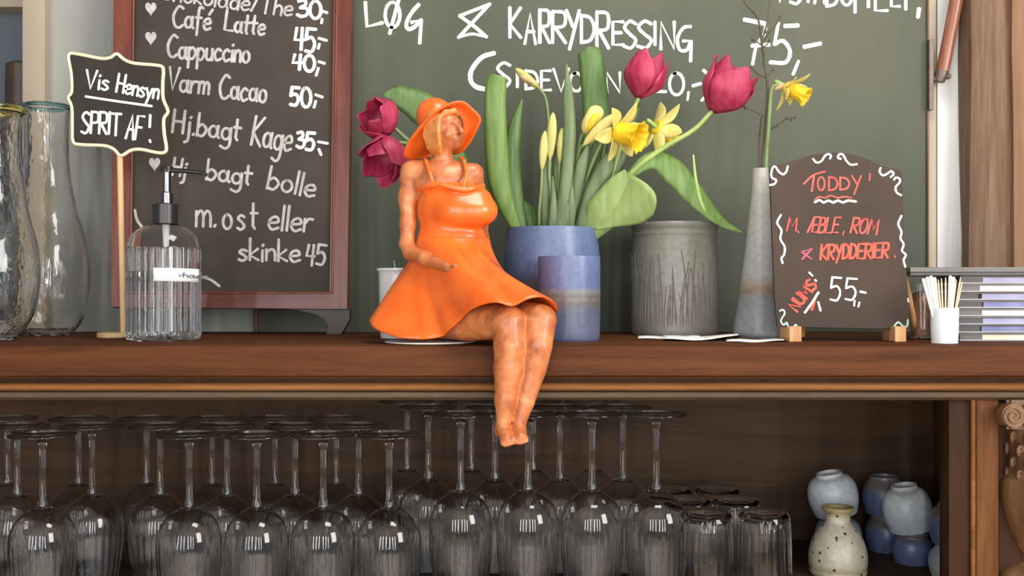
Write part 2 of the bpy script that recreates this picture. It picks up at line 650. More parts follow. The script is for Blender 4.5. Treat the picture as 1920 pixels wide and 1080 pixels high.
# ------------------------------------------------------------------ smooth solids (signed distance -> mesh)
class Blob:
    def __init__(s, lo, hi, h):
        s.lo = np.array(lo, float)
        s.h = h
        s.n = np.ceil((np.array(hi) - s.lo) / h).astype(int) + 1
        s.f = np.full(s.n, 0.05, np.float32)

    def _win(s, lo, hi):
        a = np.clip(np.floor((np.array(lo) - s.lo) / s.h).astype(int), 0, s.n)
        b = np.clip(np.ceil((np.array(hi) - s.lo) / s.h).astype(int) + 1, 0, s.n)
        g = [s.lo[i] + s.h * np.arange(a[i], b[i]) for i in range(3)]
        X, Y, Z = np.meshgrid(*g, indexing='ij')
        return (slice(a[0], b[0]), slice(a[1], b[1]), slice(a[2], b[2])), np.stack([X, Y, Z], -1)

    def _mix(s, sl, d, k, sub=False):
        a = s.f[sl]
        if sub:
            d = -d
            hh = np.clip(0.5 - 0.5 * (a - d) / k, 0, 1)
            hh = np.clip(0.5 + 0.5 * (d - a) / k, 0, 1)
            s.f[sl] = a * (1 - hh) + d * hh + k * hh * (1 - hh)
        else:
            hh = np.clip(0.5 + 0.5 * (d - a) / k, 0, 1)
            s.f[sl] = d * (1 - hh) + a * hh - k * hh * (1 - hh)

    def cone(s, a, b, ra, rb, k=0.004, sub=False):
        a, b = np.array(a, float), np.array(b, float)
        m = max(ra, rb) + k * 2 + 0.006
        sl, p = s._win(np.minimum(a, b) - m, np.maximum(a, b) + m)
        if p.size == 0:
            return s
        ab = b - a
        t = np.clip(((p - a) @ ab) / max(ab @ ab, 1e-12), 0, 1)
        d = np.linalg.norm(p - a - t[..., None] * ab, axis=-1) - (ra + (rb - ra) * t)
        s._mix(sl, d, k, sub)
        return s

    def chain(s, pts, rads, k=0.004):
        for i in range(len(pts) - 1):
            s.cone(pts[i], pts[i + 1], rads[i], rads[i + 1], k)
        return s

    def ell(s, c, r, k=0.004, R=None, sub=False):
        c, r = np.array(c, float), np.array(r, float)
        m = max(r) + k * 2 + 0.006
        sl, p = s._win(c - m, c + m)
        if p.size == 0:
            return s
        q = p - c
        if R is not None:
            q = q @ np.array(R)     # columns of R are the ellipsoid's axes
        k0 = np.linalg.norm(q / r, axis=-1)
        k1 = np.linalg.norm(q / (r * r), axis=-1)
        d = k0 * (k0 - 1) / np.maximum(k1, 1e-9)
        s._mix(sl, d, k, sub)
        return s

    def cut(s, fun):
        """keep only where fun(points) < 0"""
        sl, p = s._win(s.lo, s.lo + s.h * (s.n - 1))
        s.f[sl] = np.maximum(s.f[sl], fun(p))
        return s

    def mesh(s):
        f = s.f
        sg = f < 0
        nx, ny, nz = f.shape
        cnt = np.zeros((nx - 1, ny - 1, nz - 1), np.float32)
        acc = np.zeros((nx - 1, ny - 1, nz - 1, 3), np.float32)
        cor = [(i, j, k) for i in (0, 1) for j in (0, 1) for k in (0, 1)]

        def C(a, c):
            return a[c[0]:nx - 1 + c[0], c[1]:ny - 1 + c[1], c[2]:nz - 1 + c[2]]
        for a in cor:
            for ax in range(3):
                if a[ax]:
                    continue
                b = list(a)
                b[ax] = 1
                b = tuple(b)
                fa, fb = C(f, a), C(f, b)
                x = (C(sg, a) != C(sg, b))
                t = np.where(x, fa / np.where(x, fa - fb, 1), 0)
                cnt += x
                for d in range(3):
                    acc[..., d] += np.where(x, a[d] + (t if d == ax else 0), 0)
        act = cnt > 0
        idx = -np.ones(act.shape, np.int64)
        idx[act] = np.arange(act.sum())
        ijk = np.argwhere(act)
        V = s.lo + s.h * (ijk + acc[act] / cnt[act][:, None])
        F = []
        for ax in range(3):
            o1, o2 = [(1, 2), (2, 0), (0, 1)][ax]
            s0 = [slice(None)] * 3
            s1 = [slice(None)] * 3
            s0[ax] = slice(0, -1)
            s1[ax] = slice(1, None)
            e = sg[tuple(s0)] != sg[tuple(s1)]
            E = np.argwhere(e)
            ok = (E[:, o1] > 0) & (E[:, o2] > 0) & (E[:, o1] < f.shape[o1] - 1) & (E[:, o2] < f.shape[o2] - 1)
            E = E[ok]
            ins = sg[tuple(E.T)]
            q = []
            for (d1, d2) in ((-1, -1), (0, -1), (0, 0), (-1, 0)):
                c = E.copy()
                c[:, o1] += d1
                c[:, o2] += d2
                q.append(idx[tuple(c.T)])
            q = np.stack(q, 1)
            q[~ins] = q[~ins][:, ::-1]
            F.append(q)
        F = np.concatenate(F)
        F = F[(F >= 0).all(1)]
        return V, F

    def build(s, name, mat, parent, relax=2):
        V, F = s.mesh()
        # light Laplacian relax
        if relax:
            e = np.concatenate([F[:, [0, 1]], F[:, [1, 2]], F[:, [2, 3]], F[:, [3, 0]]])
            e = np.concatenate([e, e[:, ::-1]])
            for _ in range(relax):
                A = np.zeros_like(V)
                N = np.zeros(len(V))
                np.add.at(A, e[:, 0], V[e[:, 1]])
                np.add.at(N, e[:, 0], 1)
                V = V * 0.5 + 0.5 * A / np.maximum(N, 1)[:, None]
        mb = MB()
        mb.v = [tuple(v) for v in V]
        mb.f = [tuple(int(i) for i in q) for q in F]
        mb.mi = [0] * len(mb.f)
        return mb.build(name, mat, parent, smooth=None if False else 180, fix=False)


# ------------------------------------------------------------------ materials
M = {}
M['wall'] = plain('grey_paint', (176, 176, 168), 0.75, (186, 186, 178), 3.0, 0.03)
M['white_wall'] = plain('lit_white_plaster', (226, 226, 222), 0.7, (238, 238, 234), 5.0, 0.05)  # white plaster; the stronger light on this wall is partly in its colour
M['cream_trim'] = plain('cream_paint', (196, 184, 164), 0.6, (206, 194, 174), 6.0)
M['floor'] = wood('floorboards', (150, 128, 104), (176, 154, 128), (196, 176, 150), 0)
M['pane'] = plain('window_pane', (104, 116, 126), 0.12, (120, 130, 138), 2.0)
M['oak'] = wood('brown_oak', (88, 56, 35), (112, 74, 47), (134, 92, 60), 0, 0.38)
M['oak_v'] = wood('brown_oak_upright', (88, 58, 36), (116, 80, 50), (146, 106, 70), 2, 0.42)
M['oak_in'] = wood('dark_oak_inside', (58, 46, 37), (68, 55, 44), (78, 63, 50), 0, 0.55)
M['oak_stile'] = wood('shaded_oak_stile', (62, 44, 32), (76, 55, 40), (90, 66, 48), 2, 0.5)  # darker copy of the oak, shade of the recessed parts put into it
M['oak_frieze'] = wood('oak_frieze', (62, 48, 33), (74, 58, 40), (86, 68, 48), 0, 0.6)
M['oak_carved'] = wood('carved_oak', (100, 70, 44), (136, 98, 64), (166, 124, 84), 2, 0.45, 8.0)
M['oak_light'] = wood('light_oak_bead', (140, 98, 60), (164, 118, 76), (186, 140, 96), 0, 0.35)  # paler oak for the beads
M['timber'] = wood('old_timber', (92, 64, 42), (148, 110, 80), (196, 158, 124), 2, 0.75, 6.0, 0.7)
M['timber2'] = wood('pale_timber', (150, 104, 70), (186, 136, 98), (206, 160, 122), 2, 0.7, 6.0, 0.4)
M['mahogany'] = wood('red_mahogany', (96, 46, 34), (124, 64, 48), (148, 84, 66), 2, 0.35, 8.0)
M['mahogany_h'] = wood('red_mahogany_rail', (90, 42, 28), (116, 56, 40), (136, 72, 52), 0, 0.35, 8.0)
M['dark_wood'] = wood('dark_walnut', (48, 34, 26), (60, 44, 34), (76, 56, 44), 0, 0.45)
M['rod'] = wood('polished_rod', (106, 60, 42), (136, 84, 62), (176, 124, 100), 2, 0.25, 5.0)
M['iron'] = plain('dull_iron', (92, 80, 72), 0.45, (112, 98, 88), 40, 0.1, 0, 0.5)
M['chalkboard'] = plain('green_chalkboard', (104, 113, 96), 0.82, (122, 128, 110), 3.2, 0.0, stretch=(1.6, 1, .35), spec=0.25)
M['blackboard'] = plain('black_menu_board', (76, 69, 63), 0.85, (90, 82, 75), 5.0, 0.0, spec=0.25)
M['slate'] = plain('small_black_panel', (58, 52, 48), 0.8, (66, 60, 56), 20.0, spec=0.3)
M['toddy_board'] = plain('worn_dark_panel', (82, 72, 64), 0.8, (96, 80, 70), 9.0, spec=0.25)
M['chalk'] = plain('white_chalk', (205, 202, 195), 0.9, (232, 230, 224), 90)
M['chalk_dim'] = plain('grey_chalk', (166, 162, 156), 0.9, (196, 192, 186), 90)
M['marker'] = plain('white_marker', (236, 236, 230), 0.8, (246, 246, 240), 90)
M['chalk_red'] = plain('red_chalk', (196, 84, 76), 0.9, (214, 104, 94), 90)
M['chalk_coral'] = plain('coral_chalk', (236, 84, 70), 0.9, (244, 104, 88), 90)
M['chalk_pink'] = plain('pink_chalk', (190, 90, 120), 0.9, (206, 110, 136), 90)
M['chalk_mint'] = plain('mint_chalk', (170, 204, 192), 0.9, (190, 220, 208), 90)
M['cream_wood'] = plain('cream_painted_rim', (232, 216, 180), 0.5, (242, 228, 196), 40)
M['pine'] = wood('pale_pine', (198, 158, 110), (216, 178, 130), (230, 196, 150), 2, 0.6)
M['pine_block'] = wood('pine_block', (176, 128, 80), (200, 150, 98), (214, 168, 118), 2, 0.6)
M['glass'] = glass('clear_glass')
M['blown'] = glass('blown_glass', (0.97, 0.97, 0.95), 0.0, 1.45, 0.25, 70)
M['rim_teal'] = glass('teal_glass_rim', (0.25, 0.5, 0.5), 0.05)
M['rim_yellow'] = glass('yellow_glass_rim', (0.85, 0.8, 0.25), 0.05)
M['liquid'] = glass('clear_liquid', (0.97, 0.985, 1.0), 0.0, 1.33)
M['black_plastic'] = plain('black_plastic', (30, 28, 28), 0.3, (36, 34, 34), 20)
M['chrome'] = plain('chrome', (120, 120, 122), 0.15, (130, 130, 132), 20, metal=1.0)
M['white_label'] = plain('white_paper_label', (244, 244, 244), 0.6, (250, 250, 250), 20)
M['ink'] = plain('grey_ink', (96, 96, 102), 0.8)
M['tube'] = plain('milky_tube', (222, 224, 222), 0.4)
M['dress'] = plain('orange_glaze', (226, 92, 22), 0.33, (240, 112, 34), 26, 0.06, 0.35)
m, nt, b = new_mat('terracotta_skin')
v = texco(nt)
f = noise(nt, v, 34, 6, 0.65, 0.5)
nt.links.new(ramp(nt, f, [(0.28, (134, 74, 46)), (0.42, (190, 108, 60)), (0.54, (216, 132, 76)), (0.72, (236, 170, 116))]), b.inputs['Base Color'])
b.inputs['Roughness'].default_value = 0.45
b.inputs['Coat Weight'].default_value = 0.2
b.inputs['Coat Roughness'].default_value = 0.15
bump(nt, b, f, 0.15, 0.001)
M['skin'] = m
M['hair'] = plain('ochre_hair', (204, 118, 56), 0.45, (222, 152, 82), 60, 0.1, 0.2)
M['felt'] = plain('pale_base', (226, 220, 210), 0.5)
M['blue_pot'] = zbands('blue_glazed_pot', [(0.0, (150, 152, 170)), (0.34, (136, 134, 142)), (0.45, (150, 134, 118)), (0.52, (126, 130, 140)), (0.6, (156, 168, 206)), (1.0, (170, 184, 222))], 0.0, .156, 0.42)
M['blue_cup'] = zbands('blue_glazed_cup', [(0.0, (160, 160, 192)), (0.36, (152, 150, 168)), (0.44, (170, 150, 130)), (0.48, (196, 180, 150)), (0.51, (176, 154, 132)), (0.57, (206, 196, 186)), (0.62, (164, 172, 218)), (1.0, (172, 182, 226))], 0.0, .114, 0.42, wob=.06)
M['grey_pot'] = zbands('grey_stoneware', [(0.0, (146, 140, 132)), (0.5, (164, 160, 150)), (1.0, (150, 148, 138))], 0.0, .17, 0.5)
M['grass_ink'] = plain('dark_incised_lines', (92, 86, 76), 0.6)
M['tall_vase'] = zbands('grey_tall_vase', [(0.0, (138, 142, 146)), (0.24, (126, 126, 126)), (0.27, (132, 112, 92)), (0.31, (150, 136, 118)), (0.36, (158, 158, 156)), (1.0, (184, 180, 172))], 0.0, .242, 0.45, wob=.03)
M['white_pot'] = plain('white_china', (222, 222, 218), 0.3, (230, 230, 226), 20, 0, 0.3)
M['pick_cup'] = plain('white_porcelain', (226, 232, 232), 0.2, (234, 240, 240), 20, 0, 0.5)
M['pick'] = plain('toothpick_wood', (226, 200, 164), 0.6, (238, 218, 186), 60)
M['pick_white'] = plain('toothpick_wrapper', (232, 228, 220), 0.6, (242, 240, 234), 60)
M['paper'] = plain('white_paper', (234, 234, 230), 0.7)
M['cd_case'] = plain('smoky_plastic_case', (104, 98, 94), 0.25, (122, 116, 112), 12)
M['cd_dark'] = plain('dark_plastic_case', (58, 54, 52), 0.3, (72, 68, 66), 12)
M['cd_clear'] = plain('frosted_plastic_edge', (168, 164, 166), 0.2, (186, 182, 186), 12)
M['cd_lav'] = plain('lavender_insert', (170, 166, 204), 0.5, (188, 184, 216), 30)
M['cd_blue'] = plain('blue_insert', (122, 124, 176), 0.5, (150, 150, 196), 30)
M['cd_white'] = plain('white_insert', (226, 218, 222), 0.5, (236, 230, 232), 30)
M['cd_cream'] = plain('cream_insert', (214, 204, 180), 0.5, (226, 218, 198), 30)
M['brown_fill'] = plain('brown_sugar', (140, 96, 68), 0.8, (170, 124, 92), 200, 0.4)
M['stem'] = plain('stem_green', (140, 164, 84), 0.5, (158, 180, 104), 30)
M['stem_dark'] = plain('stem_grey_green', (106, 128, 78), 0.5, (126, 144, 92), 30)


def leafmat(name, a, b_, tr=0.25):
    m, nt, b = new_mat(name)
    v = texco(nt, (14, 14, 1.2))
    f = noise(nt, v, 9, 3)
    nt.links.new(ramp(nt, f, [(0.35, a), (0.65, b_)]), b.inputs['Base Color'])
    b.inputs['Roughness'].default_value = 0.48
    b.inputs['Subsurface Weight'].default_value = 0.0
    t = nt.nodes.new('ShaderNodeBsdfTranslucent')
    t.inputs['Color'].default_value = lin(b_)
    mx = nt.nodes.new('ShaderNodeMixShader')
    mx.inputs[0].default_value = tr
    out = nt.nodes['Material Output']
    nt.links.new(b.outputs[0], mx.inputs[1])
    nt.links.new(t.outputs[0], mx.inputs[2])
    nt.links.new(mx.outputs[0], out.inputs['Surface'])
    bump(nt, b, f, 0.2, 0.001)
    return m


M['leaf_tulip'] = leafmat('tulip_leaf_green', (104, 138, 62), (136, 166, 92))
M['leaf_pale'] = leafmat('pale_leaf_green', (140, 166, 94), (164, 186, 116))
M['leaf_daff'] = leafmat('daffodil_leaf_green', (92, 116, 76), (124, 142, 100))
M['leaf_dark'] = leafmat('deep_leaf_green', (84, 114, 58), (112, 140, 80))
M['tulip'] = leafmat('crimson_petal', (186, 44, 78), (214, 78, 112), 0.2)
M['tulip_in'] = leafmat('dark_red_petal', (160, 34, 66), (198, 60, 96), 0.2)
M['daff_petal'] = leafmat('pale_yellow_petal', (232, 216, 112), (244, 234, 158), 0.25)
M['daff_cup'] = leafmat('bright_yellow_trumpet', (242, 204, 22), (250, 222, 60), 0.25)
M['bud'] = leafmat('green_yellow_bud', (178, 178, 92), (206, 200, 124), 0.2)
M['sheath'] = plain('papery_sheath', (168, 148, 104), 0.7, (188, 168, 124), 60)
M['twig'] = plain('twig_bark', (66, 62, 50), 0.8, (86, 80, 62), 60)
M['cup_white'] = zbands('white_blue_cup', [(0.0, (178, 184, 196)), (0.5, (190, 196, 200)), (1.0, (206, 206, 202))], 0.0, .075, 0.45)
M['cup_blue'] = zbands('blue_banded_cup', [(0.0, (128, 150, 200)), (0.42, (118, 142, 196)), (0.58, (142, 140, 138)), (1.0, (158, 164, 172))], 0.0, .07, 0.45)
M['cup_grey'] = zbands('grey_cup', [(0.0, (186, 188, 184)), (0.6, (150, 156, 170)), (1.0, (136, 144, 164))], 0.0, .07, 0.45)
M['carafe'] = zbands('speckled_cream_glaze', [(0.0, (214, 200, 168)), (0.14, (204, 188, 152)), (0.2, (222, 212, 188)), (0.85, (222, 212, 190)), (0.95, (196, 176, 124)), (1.0, (178, 158, 104))], 0.0, .093, 0.4, speck=((70, 58, 44), 75, 0.17), wob=.03)



def dim(k, *names):
    """albedo correction of the first colour estimates"""
    for nm in names:
        for nd in M[nm].node_tree.nodes:
            if nd.type == 'VALTORGB':
                for e in nd.color_ramp.elements:
                    c = e.color
                    e.color = (c[0] * k[0], c[1] * k[1], c[2] * k[2], 1)


dim((.70, .70, .69), 'wall')
dim((.66, .62, .58), 'cream_trim')
dim((.62, .62, .62), 'pane')
dim((.46, .36, .27), 'oak')
dim((.62, .52, .42), 'oak_v', 'oak_light')
dim((.45, .36, .28), 'oak_stile')
dim((1.1, .95, .78), 'oak_in')
dim((.42, .42, .41), 'timber', 'timber2')
dim((.62, .60, .58), 'oak_carved')
dim((.53, .50, .51), 'chalkboard')
dim((.84, .80, .80), 'skin')
dim((.8, .75, .85), 'tulip', 'tulip_in')
dim((.63, .61, .59), 'blackboard')
dim((.58, .56, .55), 'slate', 'toddy_board')
dim((.55, .59, .65), 'blue_pot', 'blue_cup')
dim((.74, .74, .73), 'white_wall')
dim((.72, .68, .66), 'cup_blue')
dim((.78, .78, .76), 'grey_pot')
dim((.85, .85, .85), 'carafe')
dim((.72, .68, .64), 'mahogany', 'mahogany_h')
dim((.8, .8, .8), 'cd_case', 'cd_clear', 'cd_lav', 'cd_blue')
for nm in ('oak', 'oak_v', 'oak_stile', 'oak_in', 'oak_light'):
    M[nm].node_tree.nodes['Principled BSDF'].inputs['Specular IOR Level'].default_value = 0.12
    M[nm].node_tree.nodes['Principled BSDF'].inputs['Roughness'].default_value = 0.6

# ------------------------------------------------------------------ the setting
BACK = 1.715
structure('floor', MB().box((-2.2, -3.0, -0.05), (2.2, 2.4, 0.0)), M['floor'])
structure('wall_back', MB().box((P(84, 0, BACK).x, BACK, 0.0), (P(1742, 0, BACK).x, BACK + .1, 2.5)), M['wall'])
structure('wall_right', MB().box((P(1754, 0, BACK).x, BACK - .008, 0.0), (2.2, BACK + .1, 2.5)), M['white_wall'])
structure('trim_1', MB().box((P(41, 0, BACK - .02).x, BACK - .02, 0.0), (P(84, 0, BACK - .02).x, BACK + .12, 2.5), bev=.003), M['cream_trim'])
structure('trim_2', MB().box((P(1740, 0, BACK - .014).x, BACK - .014, 0.0), (P(1756, 0, BACK - .014).x, BACK + .1, 2.5), bev=.002), M['cream_trim'])
# window opening at the far left
w = structure('window_1', MB().box((-1.5, BACK + .1, 1.04), (P(41, 0, BACK).x + .02, BACK + .11, 2.1)), M['pane'])
MB().box((-1.5, BACK + .04, 1.0), (P(41, 0, BACK).x + .01, BACK + .1, 1.115), bev=.003).box((-1.5, BACK + .06, 1.638), (P(41, 0, BACK).x + .01, BACK + .1, 2.1)).build('window_frame', M['cream_trim'], w)
structure('wall_left', MB().box((-2.2, BACK, 0.0), (-1.5, BACK + .1, 2.5)).box((-1.5, BACK, 0), (P(41, 0, BACK).x, BACK + .1, 1.0)).box((-1.5, BACK, 2.1), (P(41, 0, BACK).x, BACK + .1, 2.5)), M['wall'])


def rough_post(x0, x1, yf, yb, z0, z1, wob, nseg=26, seed=1):
    """hewn upright with slightly uneven faces"""
    r = random.Random(seed)
    mb = MB()
    vs, fs = [], []
    ring = []
    for a in np.linspace(0, 1, 6):
        ring.append((x0 + (x1 - x0) * a, yf))
    for a in (0.5, 1):
        ring.append((x1, yf + (yb - yf) * a))
    for a in (0.5, 1):
        ring.append((x1 - (x1 - x0) * a, yb))
    ring.append((x0, yf + (yb - yf) * .5))
    n = len(ring)
    ph = [r.uniform(0, 6) for _ in range(n)]
    for i in range(nseg + 1):
        z = z0 + (z1 - z0) * i / nseg
        for k, (x, y) in enumerate(ring):
            vs.append((x + wob * math.sin(z * 9 + ph[0] + k) * .6 + wob * r.uniform(-.3, .3), y + wob * math.sin(z * 14 + ph[k]) * .6, z))
    for i in range(nseg):
        for k in range(n):
            k2 = (k + 1) % n
            fs.append((i * n + k, i * n + k2, (i + 1) * n + k2, (i + 1) * n + k))
    fs.append(tuple(range(n))[::-1])
    fs.append(tuple(range(nseg * n, nseg * n + n)))
    return mb.add(vs, fs)


structure('trim_3', rough_post(P(1818, 0, 1.67).x, P(1899, 0, 1.67).x, 1.67, BACK - .008, 0, 2.5, .004), M['timber'], 50)
structure('trim_4', rough_post(P(1900, 0, 1.66).x, P(1990, 0, 1.66).x, 1.66, BACK - .008, 0, 2.5, .003, seed=5), M['timber2'], 50)

# ------------------------------------------------------------------ the sideboard
XL, XR = -1.02, .86
YF, YB = 1.30, 1.71
sb = thing('sideboard', (0, 1.5, 0), 'long brown oak sideboard with an open glass compartment under its moulded top', 'sideboard')


def zpx(y, Y):
    return EYE - (y - 540) / FPX * Y


def extr(prof, x0, x1):
    """profile of (y, z) pushed along x"""
    n = len(prof)
    vs = [(x0, y, z) for y, z in prof] + [(x1, y, z) for y, z in prof]
    fs = [tuple(range(n)), tuple(range(2 * n - 1, n - 1, -1))] + [(i, n + i, n + (i + 1) % n, (i + 1) % n) for i in range(n)]
    return vs, fs


z_ = lambda y: zpx(y, YF)
slab = [(YB, TOP), (YF + .004, TOP), (YF + .001, TOP - .0012), (YF, TOP - .004), (YF, z_(704)), (YF + .003, z_(707)), (YF + .012, z_(708.5)), (YF + .012, z_(711)), (YB, z_(711))]
mb = MB()
mb.add(*extr(slab, XL, XR))
mb.build('worktop', M['oak'], sb, 30)
mb = MB()
cx_, cz_ = YF + .014, z_(727)
bead = [(YF + .04, z_(719))] + [(cx_ - .0085 * math.sin(PI * i / 8), cz_ + .0050 * math.cos(PI * i / 8)) for i in range(9)] + [(YF + .04, z_(735))]
mb.add(*extr(bead, XL, XR))
mb.build('bead_moulding', M['oak_light'], sb, 60)
mb = MB()
mb.add(*extr([(YF + .016, z_(711)), (YF + .016, z_(719.5)), (YF + .05, z_(719.5)), (YF + .05, z_(711))], XL, XR))
mb.build('groove', M['oak_stile'], sb, 30)
mb = MB()
ch = [(YF + .016, z_(734.5)), (YF + .012, z_(738)), (YF + .013, zpx(745, YF + .013)), (YF + .020, zpx(748.5, YF + .03)), (YF + .05, zpx(748.5, YF + .03)), (YF + .05, z_(734.5))]
mb.add(*extr(ch, XL, XR))
mb.build('frieze_rail', M['oak_frieze'], sb, 30)
ZC = zpx(748.5, YF + .03)      # underside over the compartment
ZF = EYE - .399                # compartment floor
mb = MB().box((XL, YF + .05, ZC), (XR, YB, z_(711) - .0005))
mb.build('compartment_ceiling', M['oak_in'], sb)
MB().box((XL, 1.692, ZF), (XR, YB, ZC)).build('back_panel', M['oak_in'], sb)
MB().box((XL, YF + .02, ZF - .025), (XR, YB, ZF)).build('compartment_floor', M['oak_in'], sb)
MB().box((XL, YF + .03, ZF), (XL + .02, 1.692, ZC)).build('side_panel', M['oak_in'], sb)
MB().box((.668, YF + .06, ZF), (.686, 1.692, ZC)).build('partition', M['oak_in'], sb)
Ys = 1.335
MB().box((P(1779, 0, Ys).x, Ys, ZF), (P(1826, 0, Ys).x, Ys + .03, ZC), bev=.0015).build('stile', M['oak_stile'], sb)
MB().tube([(P(1826, 0, 1.332).x, 1.332, z) for z in np.linspace(ZF, ZC, 8)], .0042, 10).build('stile_bead', M['oak_light'], sb)
MB().box((P(1831, 0, 1.325).x, 1.325, ZF), (P(1873, 0, 1.325).x, Ys + .03, ZC), bev=.002).build('pilaster', M['oak_v'], sb)
MB().box((P(1873, 0, 1.345).x, 1.345, ZF), (XR, Ys + .03, ZC)).build('recess_panel', M['oak_stile'], sb)
# lower body of the sideboard, below the frame
MB().box((XL, YF + .03, .06), (XR, YB, ZF - .025), bev=.003).box((XL + .04, YF + .06, 0), (XR - .04, YB - .02, .06)).build('lower_cupboard', M['oak_v'], sb)
# carved capital and column at the right end
mb = MB()
cap_c = P(1894, 778, 1.315)
mb.box(P(1893, 756, 1.318) , Vector((XR - .03, 1.345, P(0, 799, 1.318).z)), bev=.004)
mb.tube([cap_c + Vector((-.001, -.012, 0)), cap_c + Vector((-.001, .028, 0))], .0148, 24)
sp = []
for i in range(46):
    a = -PI * .5 + i / 45 * PI * 4.2
    rr = .0132 * (1 - i / 52)
    sp.append(cap_c + Vector((-.001 + rr * math.cos(a + PI), -.0125, rr * math.sin(a))))
mb.tube(sp, [.0022 - .0012 * i / 45 for i in range(46)], 8)
sp2 = [cap_c + Vector((.014 + t * .06, -.006, .0115 - .004 * math.sin(t * 3))) for t in np.linspace(0, 1, 12)]
mb.tube(sp2, .0024, 8)
sp3 = [cap_c + Vector((.014 + t * .06, -.006, -.012 + .003 * math.sin(t * 3))) for t in np.linspace(0, 1, 12)]
mb.tube(sp3, .0024, 8)
for k in range(4):
    mb.ball(cap_c + Vector((.022 + .014 * k, -.004, 0)), (.005, .006, .009), 12)
mb.build('volute_capital', M['oak_carved'], sb, 50)
mb = MB()
col_x = P(1952, 0, 1.34).x
prof = [(.043, P(0, 803, 1.33).z), (.041, P(0, 812, 1.33).z), (.038, P(0, 850, 1.33).z), (.041, P(0, 880, 1.33).z), (.049, P(0, 902, 1.33).z), (.0505, P(0, 930, 1.33).z), (.047, P(0, 960, 1.33).z), (.040, P(0, 990, 1.33).z), (.031, P(0, 1020, 1.33).z), (.022, P(0, 1045, 1.33).z), (.020, P(0, 1056, 1.33).z), (.028, P(0, 1062, 1.33).z), (.046, P(0, 1074, 1.33).z), (.05, P(0, 1090, 1.33).z), (.045, ZF)]
pr = [tuple(p) for p in catmull(prof, 4)]
mb.lathe(pr, 56, (col_x, 1.352, 0), rfun=lambda t, i, r, z: r * (1 + (.03 * math.cos(9 * t) if z < P(0, 900, 1.33).z else 0)))
for row, yy in enumerate((822, 846, 870, 892)):
    for k in range(8):
        a = PI + (k + .5 * (row % 2)) * PI / 7
        c = Vector((col_x + .043 * math.cos(a), 1.352 + .043 * math.sin(a), P(0, yy, 1.33).z))
        ring = [c + Vector((.0075 * math.cos(q) * math.sin(-a), -.0075 * math.cos(q) * math.cos(a) * .3, .0085 * math.sin(q))) * (1 - .05 * i) for i, q in enumerate(np.linspace(0, 5.2, 11))]
        mb.tube(ring, [.0034 - .0018 * i / 10 for i in range(11)], 8)
        mb.ball(c, .0035, 8)
mb.build('carved_column', M['oak_carved'], sb, 50)

# ------------------------------------------------------------------ the big green chalkboard
YG = 1.695
gp = Plane((0, YG, 0), (0, -1, 0))
gb = thing('chalkboard', (P(1110, 0, YG).x, YG, TOP), 'large green chalkboard with white capital lettering across the back wall', 'chalkboard')
gx0, gx1 = P(484, 0, YG).x, P(1737, 0, YG).x
MB().box((gx0, YG, TOP), (gx1, BACK - .003, 2.02), bev=.001).build('writing_surface', M['chalkboard'], gb)
mb = MB()
mb.box((P(476, 0, YG).x, YG - .004, TOP), (gx0, BACK - .001, 2.03), bev=.001)
mb.box((gx1, YG - .004, TOP), (P(1742, 0, YG - .004).x, BACK - .016, 2.03), bev=.001)
mb.box((gx0, YG - .004, 2.02), (gx1, BACK - .001, 2.03), bev=.001)
mb.build('edge_strip', M['timber'], gb)

W = 7.5
mb = MB()
for s in ([(685, 5), (688, 50), (716, 43)], [(748, -2), (731, 62)]):
    stroke(mb, gp, s, W)
stroke(mb, gp, ell(722, 4, 750, 52, 95, 365), W - 1)
stroke(mb, gp, [(785, 9), (772, 24), (762, 44), (766, 55), (778, 50), (789, 38)], W, smooth=True)
stroke(mb, gp, [(772, 42), (790, 38), (787, 80)], W)
mb.build('lettering', M['chalk'], gb, None)
mb = MB()
for s in ([(862, 30), (918, 8)], [(918, 8), (860, 70)], [(862, 30), (890, 50), (912, 69)], ):
    stroke(mb, gp, s, W - 1)
stroke(mb, gp, [(860, 70), (885, 64), (912, 69)], W - 2, smooth=True)
mb.build('lettering', M['chalk'], gb, None)
mb = MB()
boxed(mb, gp, [('K', 956, 15, 976, 70), ('A', 984, 26, 1004, 82), ('R', 1012, 19, 1030, 80), ('R', 1036, 22, 1060, 80), ('Y', 1062, 20, 1086, 92), ('D', 1090, 29, 1114, 80), ('R', 1119, 23, 1141, 90), ('E', 1149, 41, 1168, 84), ('S', 1170, 40, 1192, 90), ('S', 1196, 40, 1221, 90), ('I', 1227, 42, 1229, 84), ('N', 1239, 42, 1264, 92), ('G', 1270, 50, 1296, 114)], 6.5)
mb.build('lettering', M['chalk'], gb, None)
mb = MB()
stroke(mb, gp, [(926, 100), (903, 108), (884, 132), (883, 152), (893, 163), (908, 167)], 9, smooth=True)
boxed(mb, gp, [('S', 932, 118, 956, 164), ('I', 968, 138, 972, 163), ('D', 986, 133, 1008, 167), ('E', 1015, 133, 1032, 169), ('V', 1038, 130, 1066, 172), ('O', 1068, 137, 1093, 171), ('S', 1102, 136, 1126, 172)], 6)
mb.build('lettering', M['chalk'], gb, None)
mb = MB()
boxed(mb, gp, [('N', 1138, 137, 1162, 174)], 6)
mb.build('lettering', M['chalk'], gb, None)
mb = MB()
boxed(mb, gp, [('2', 1212, 136, 1248, 172), ('O', 1255, 137, 1282, 178), ('-', 1299, 157, 1313, 161)], 6)
stroke(mb, gp, [(1291, 173), (1289, 187)], 5)
stroke(mb, gp, [(1319, 132), (1334, 148), (1333, 170), (1316, 188)], 6, smooth=True)
mb.build('lettering', M['chalk'], gb, None)
mb = MB()
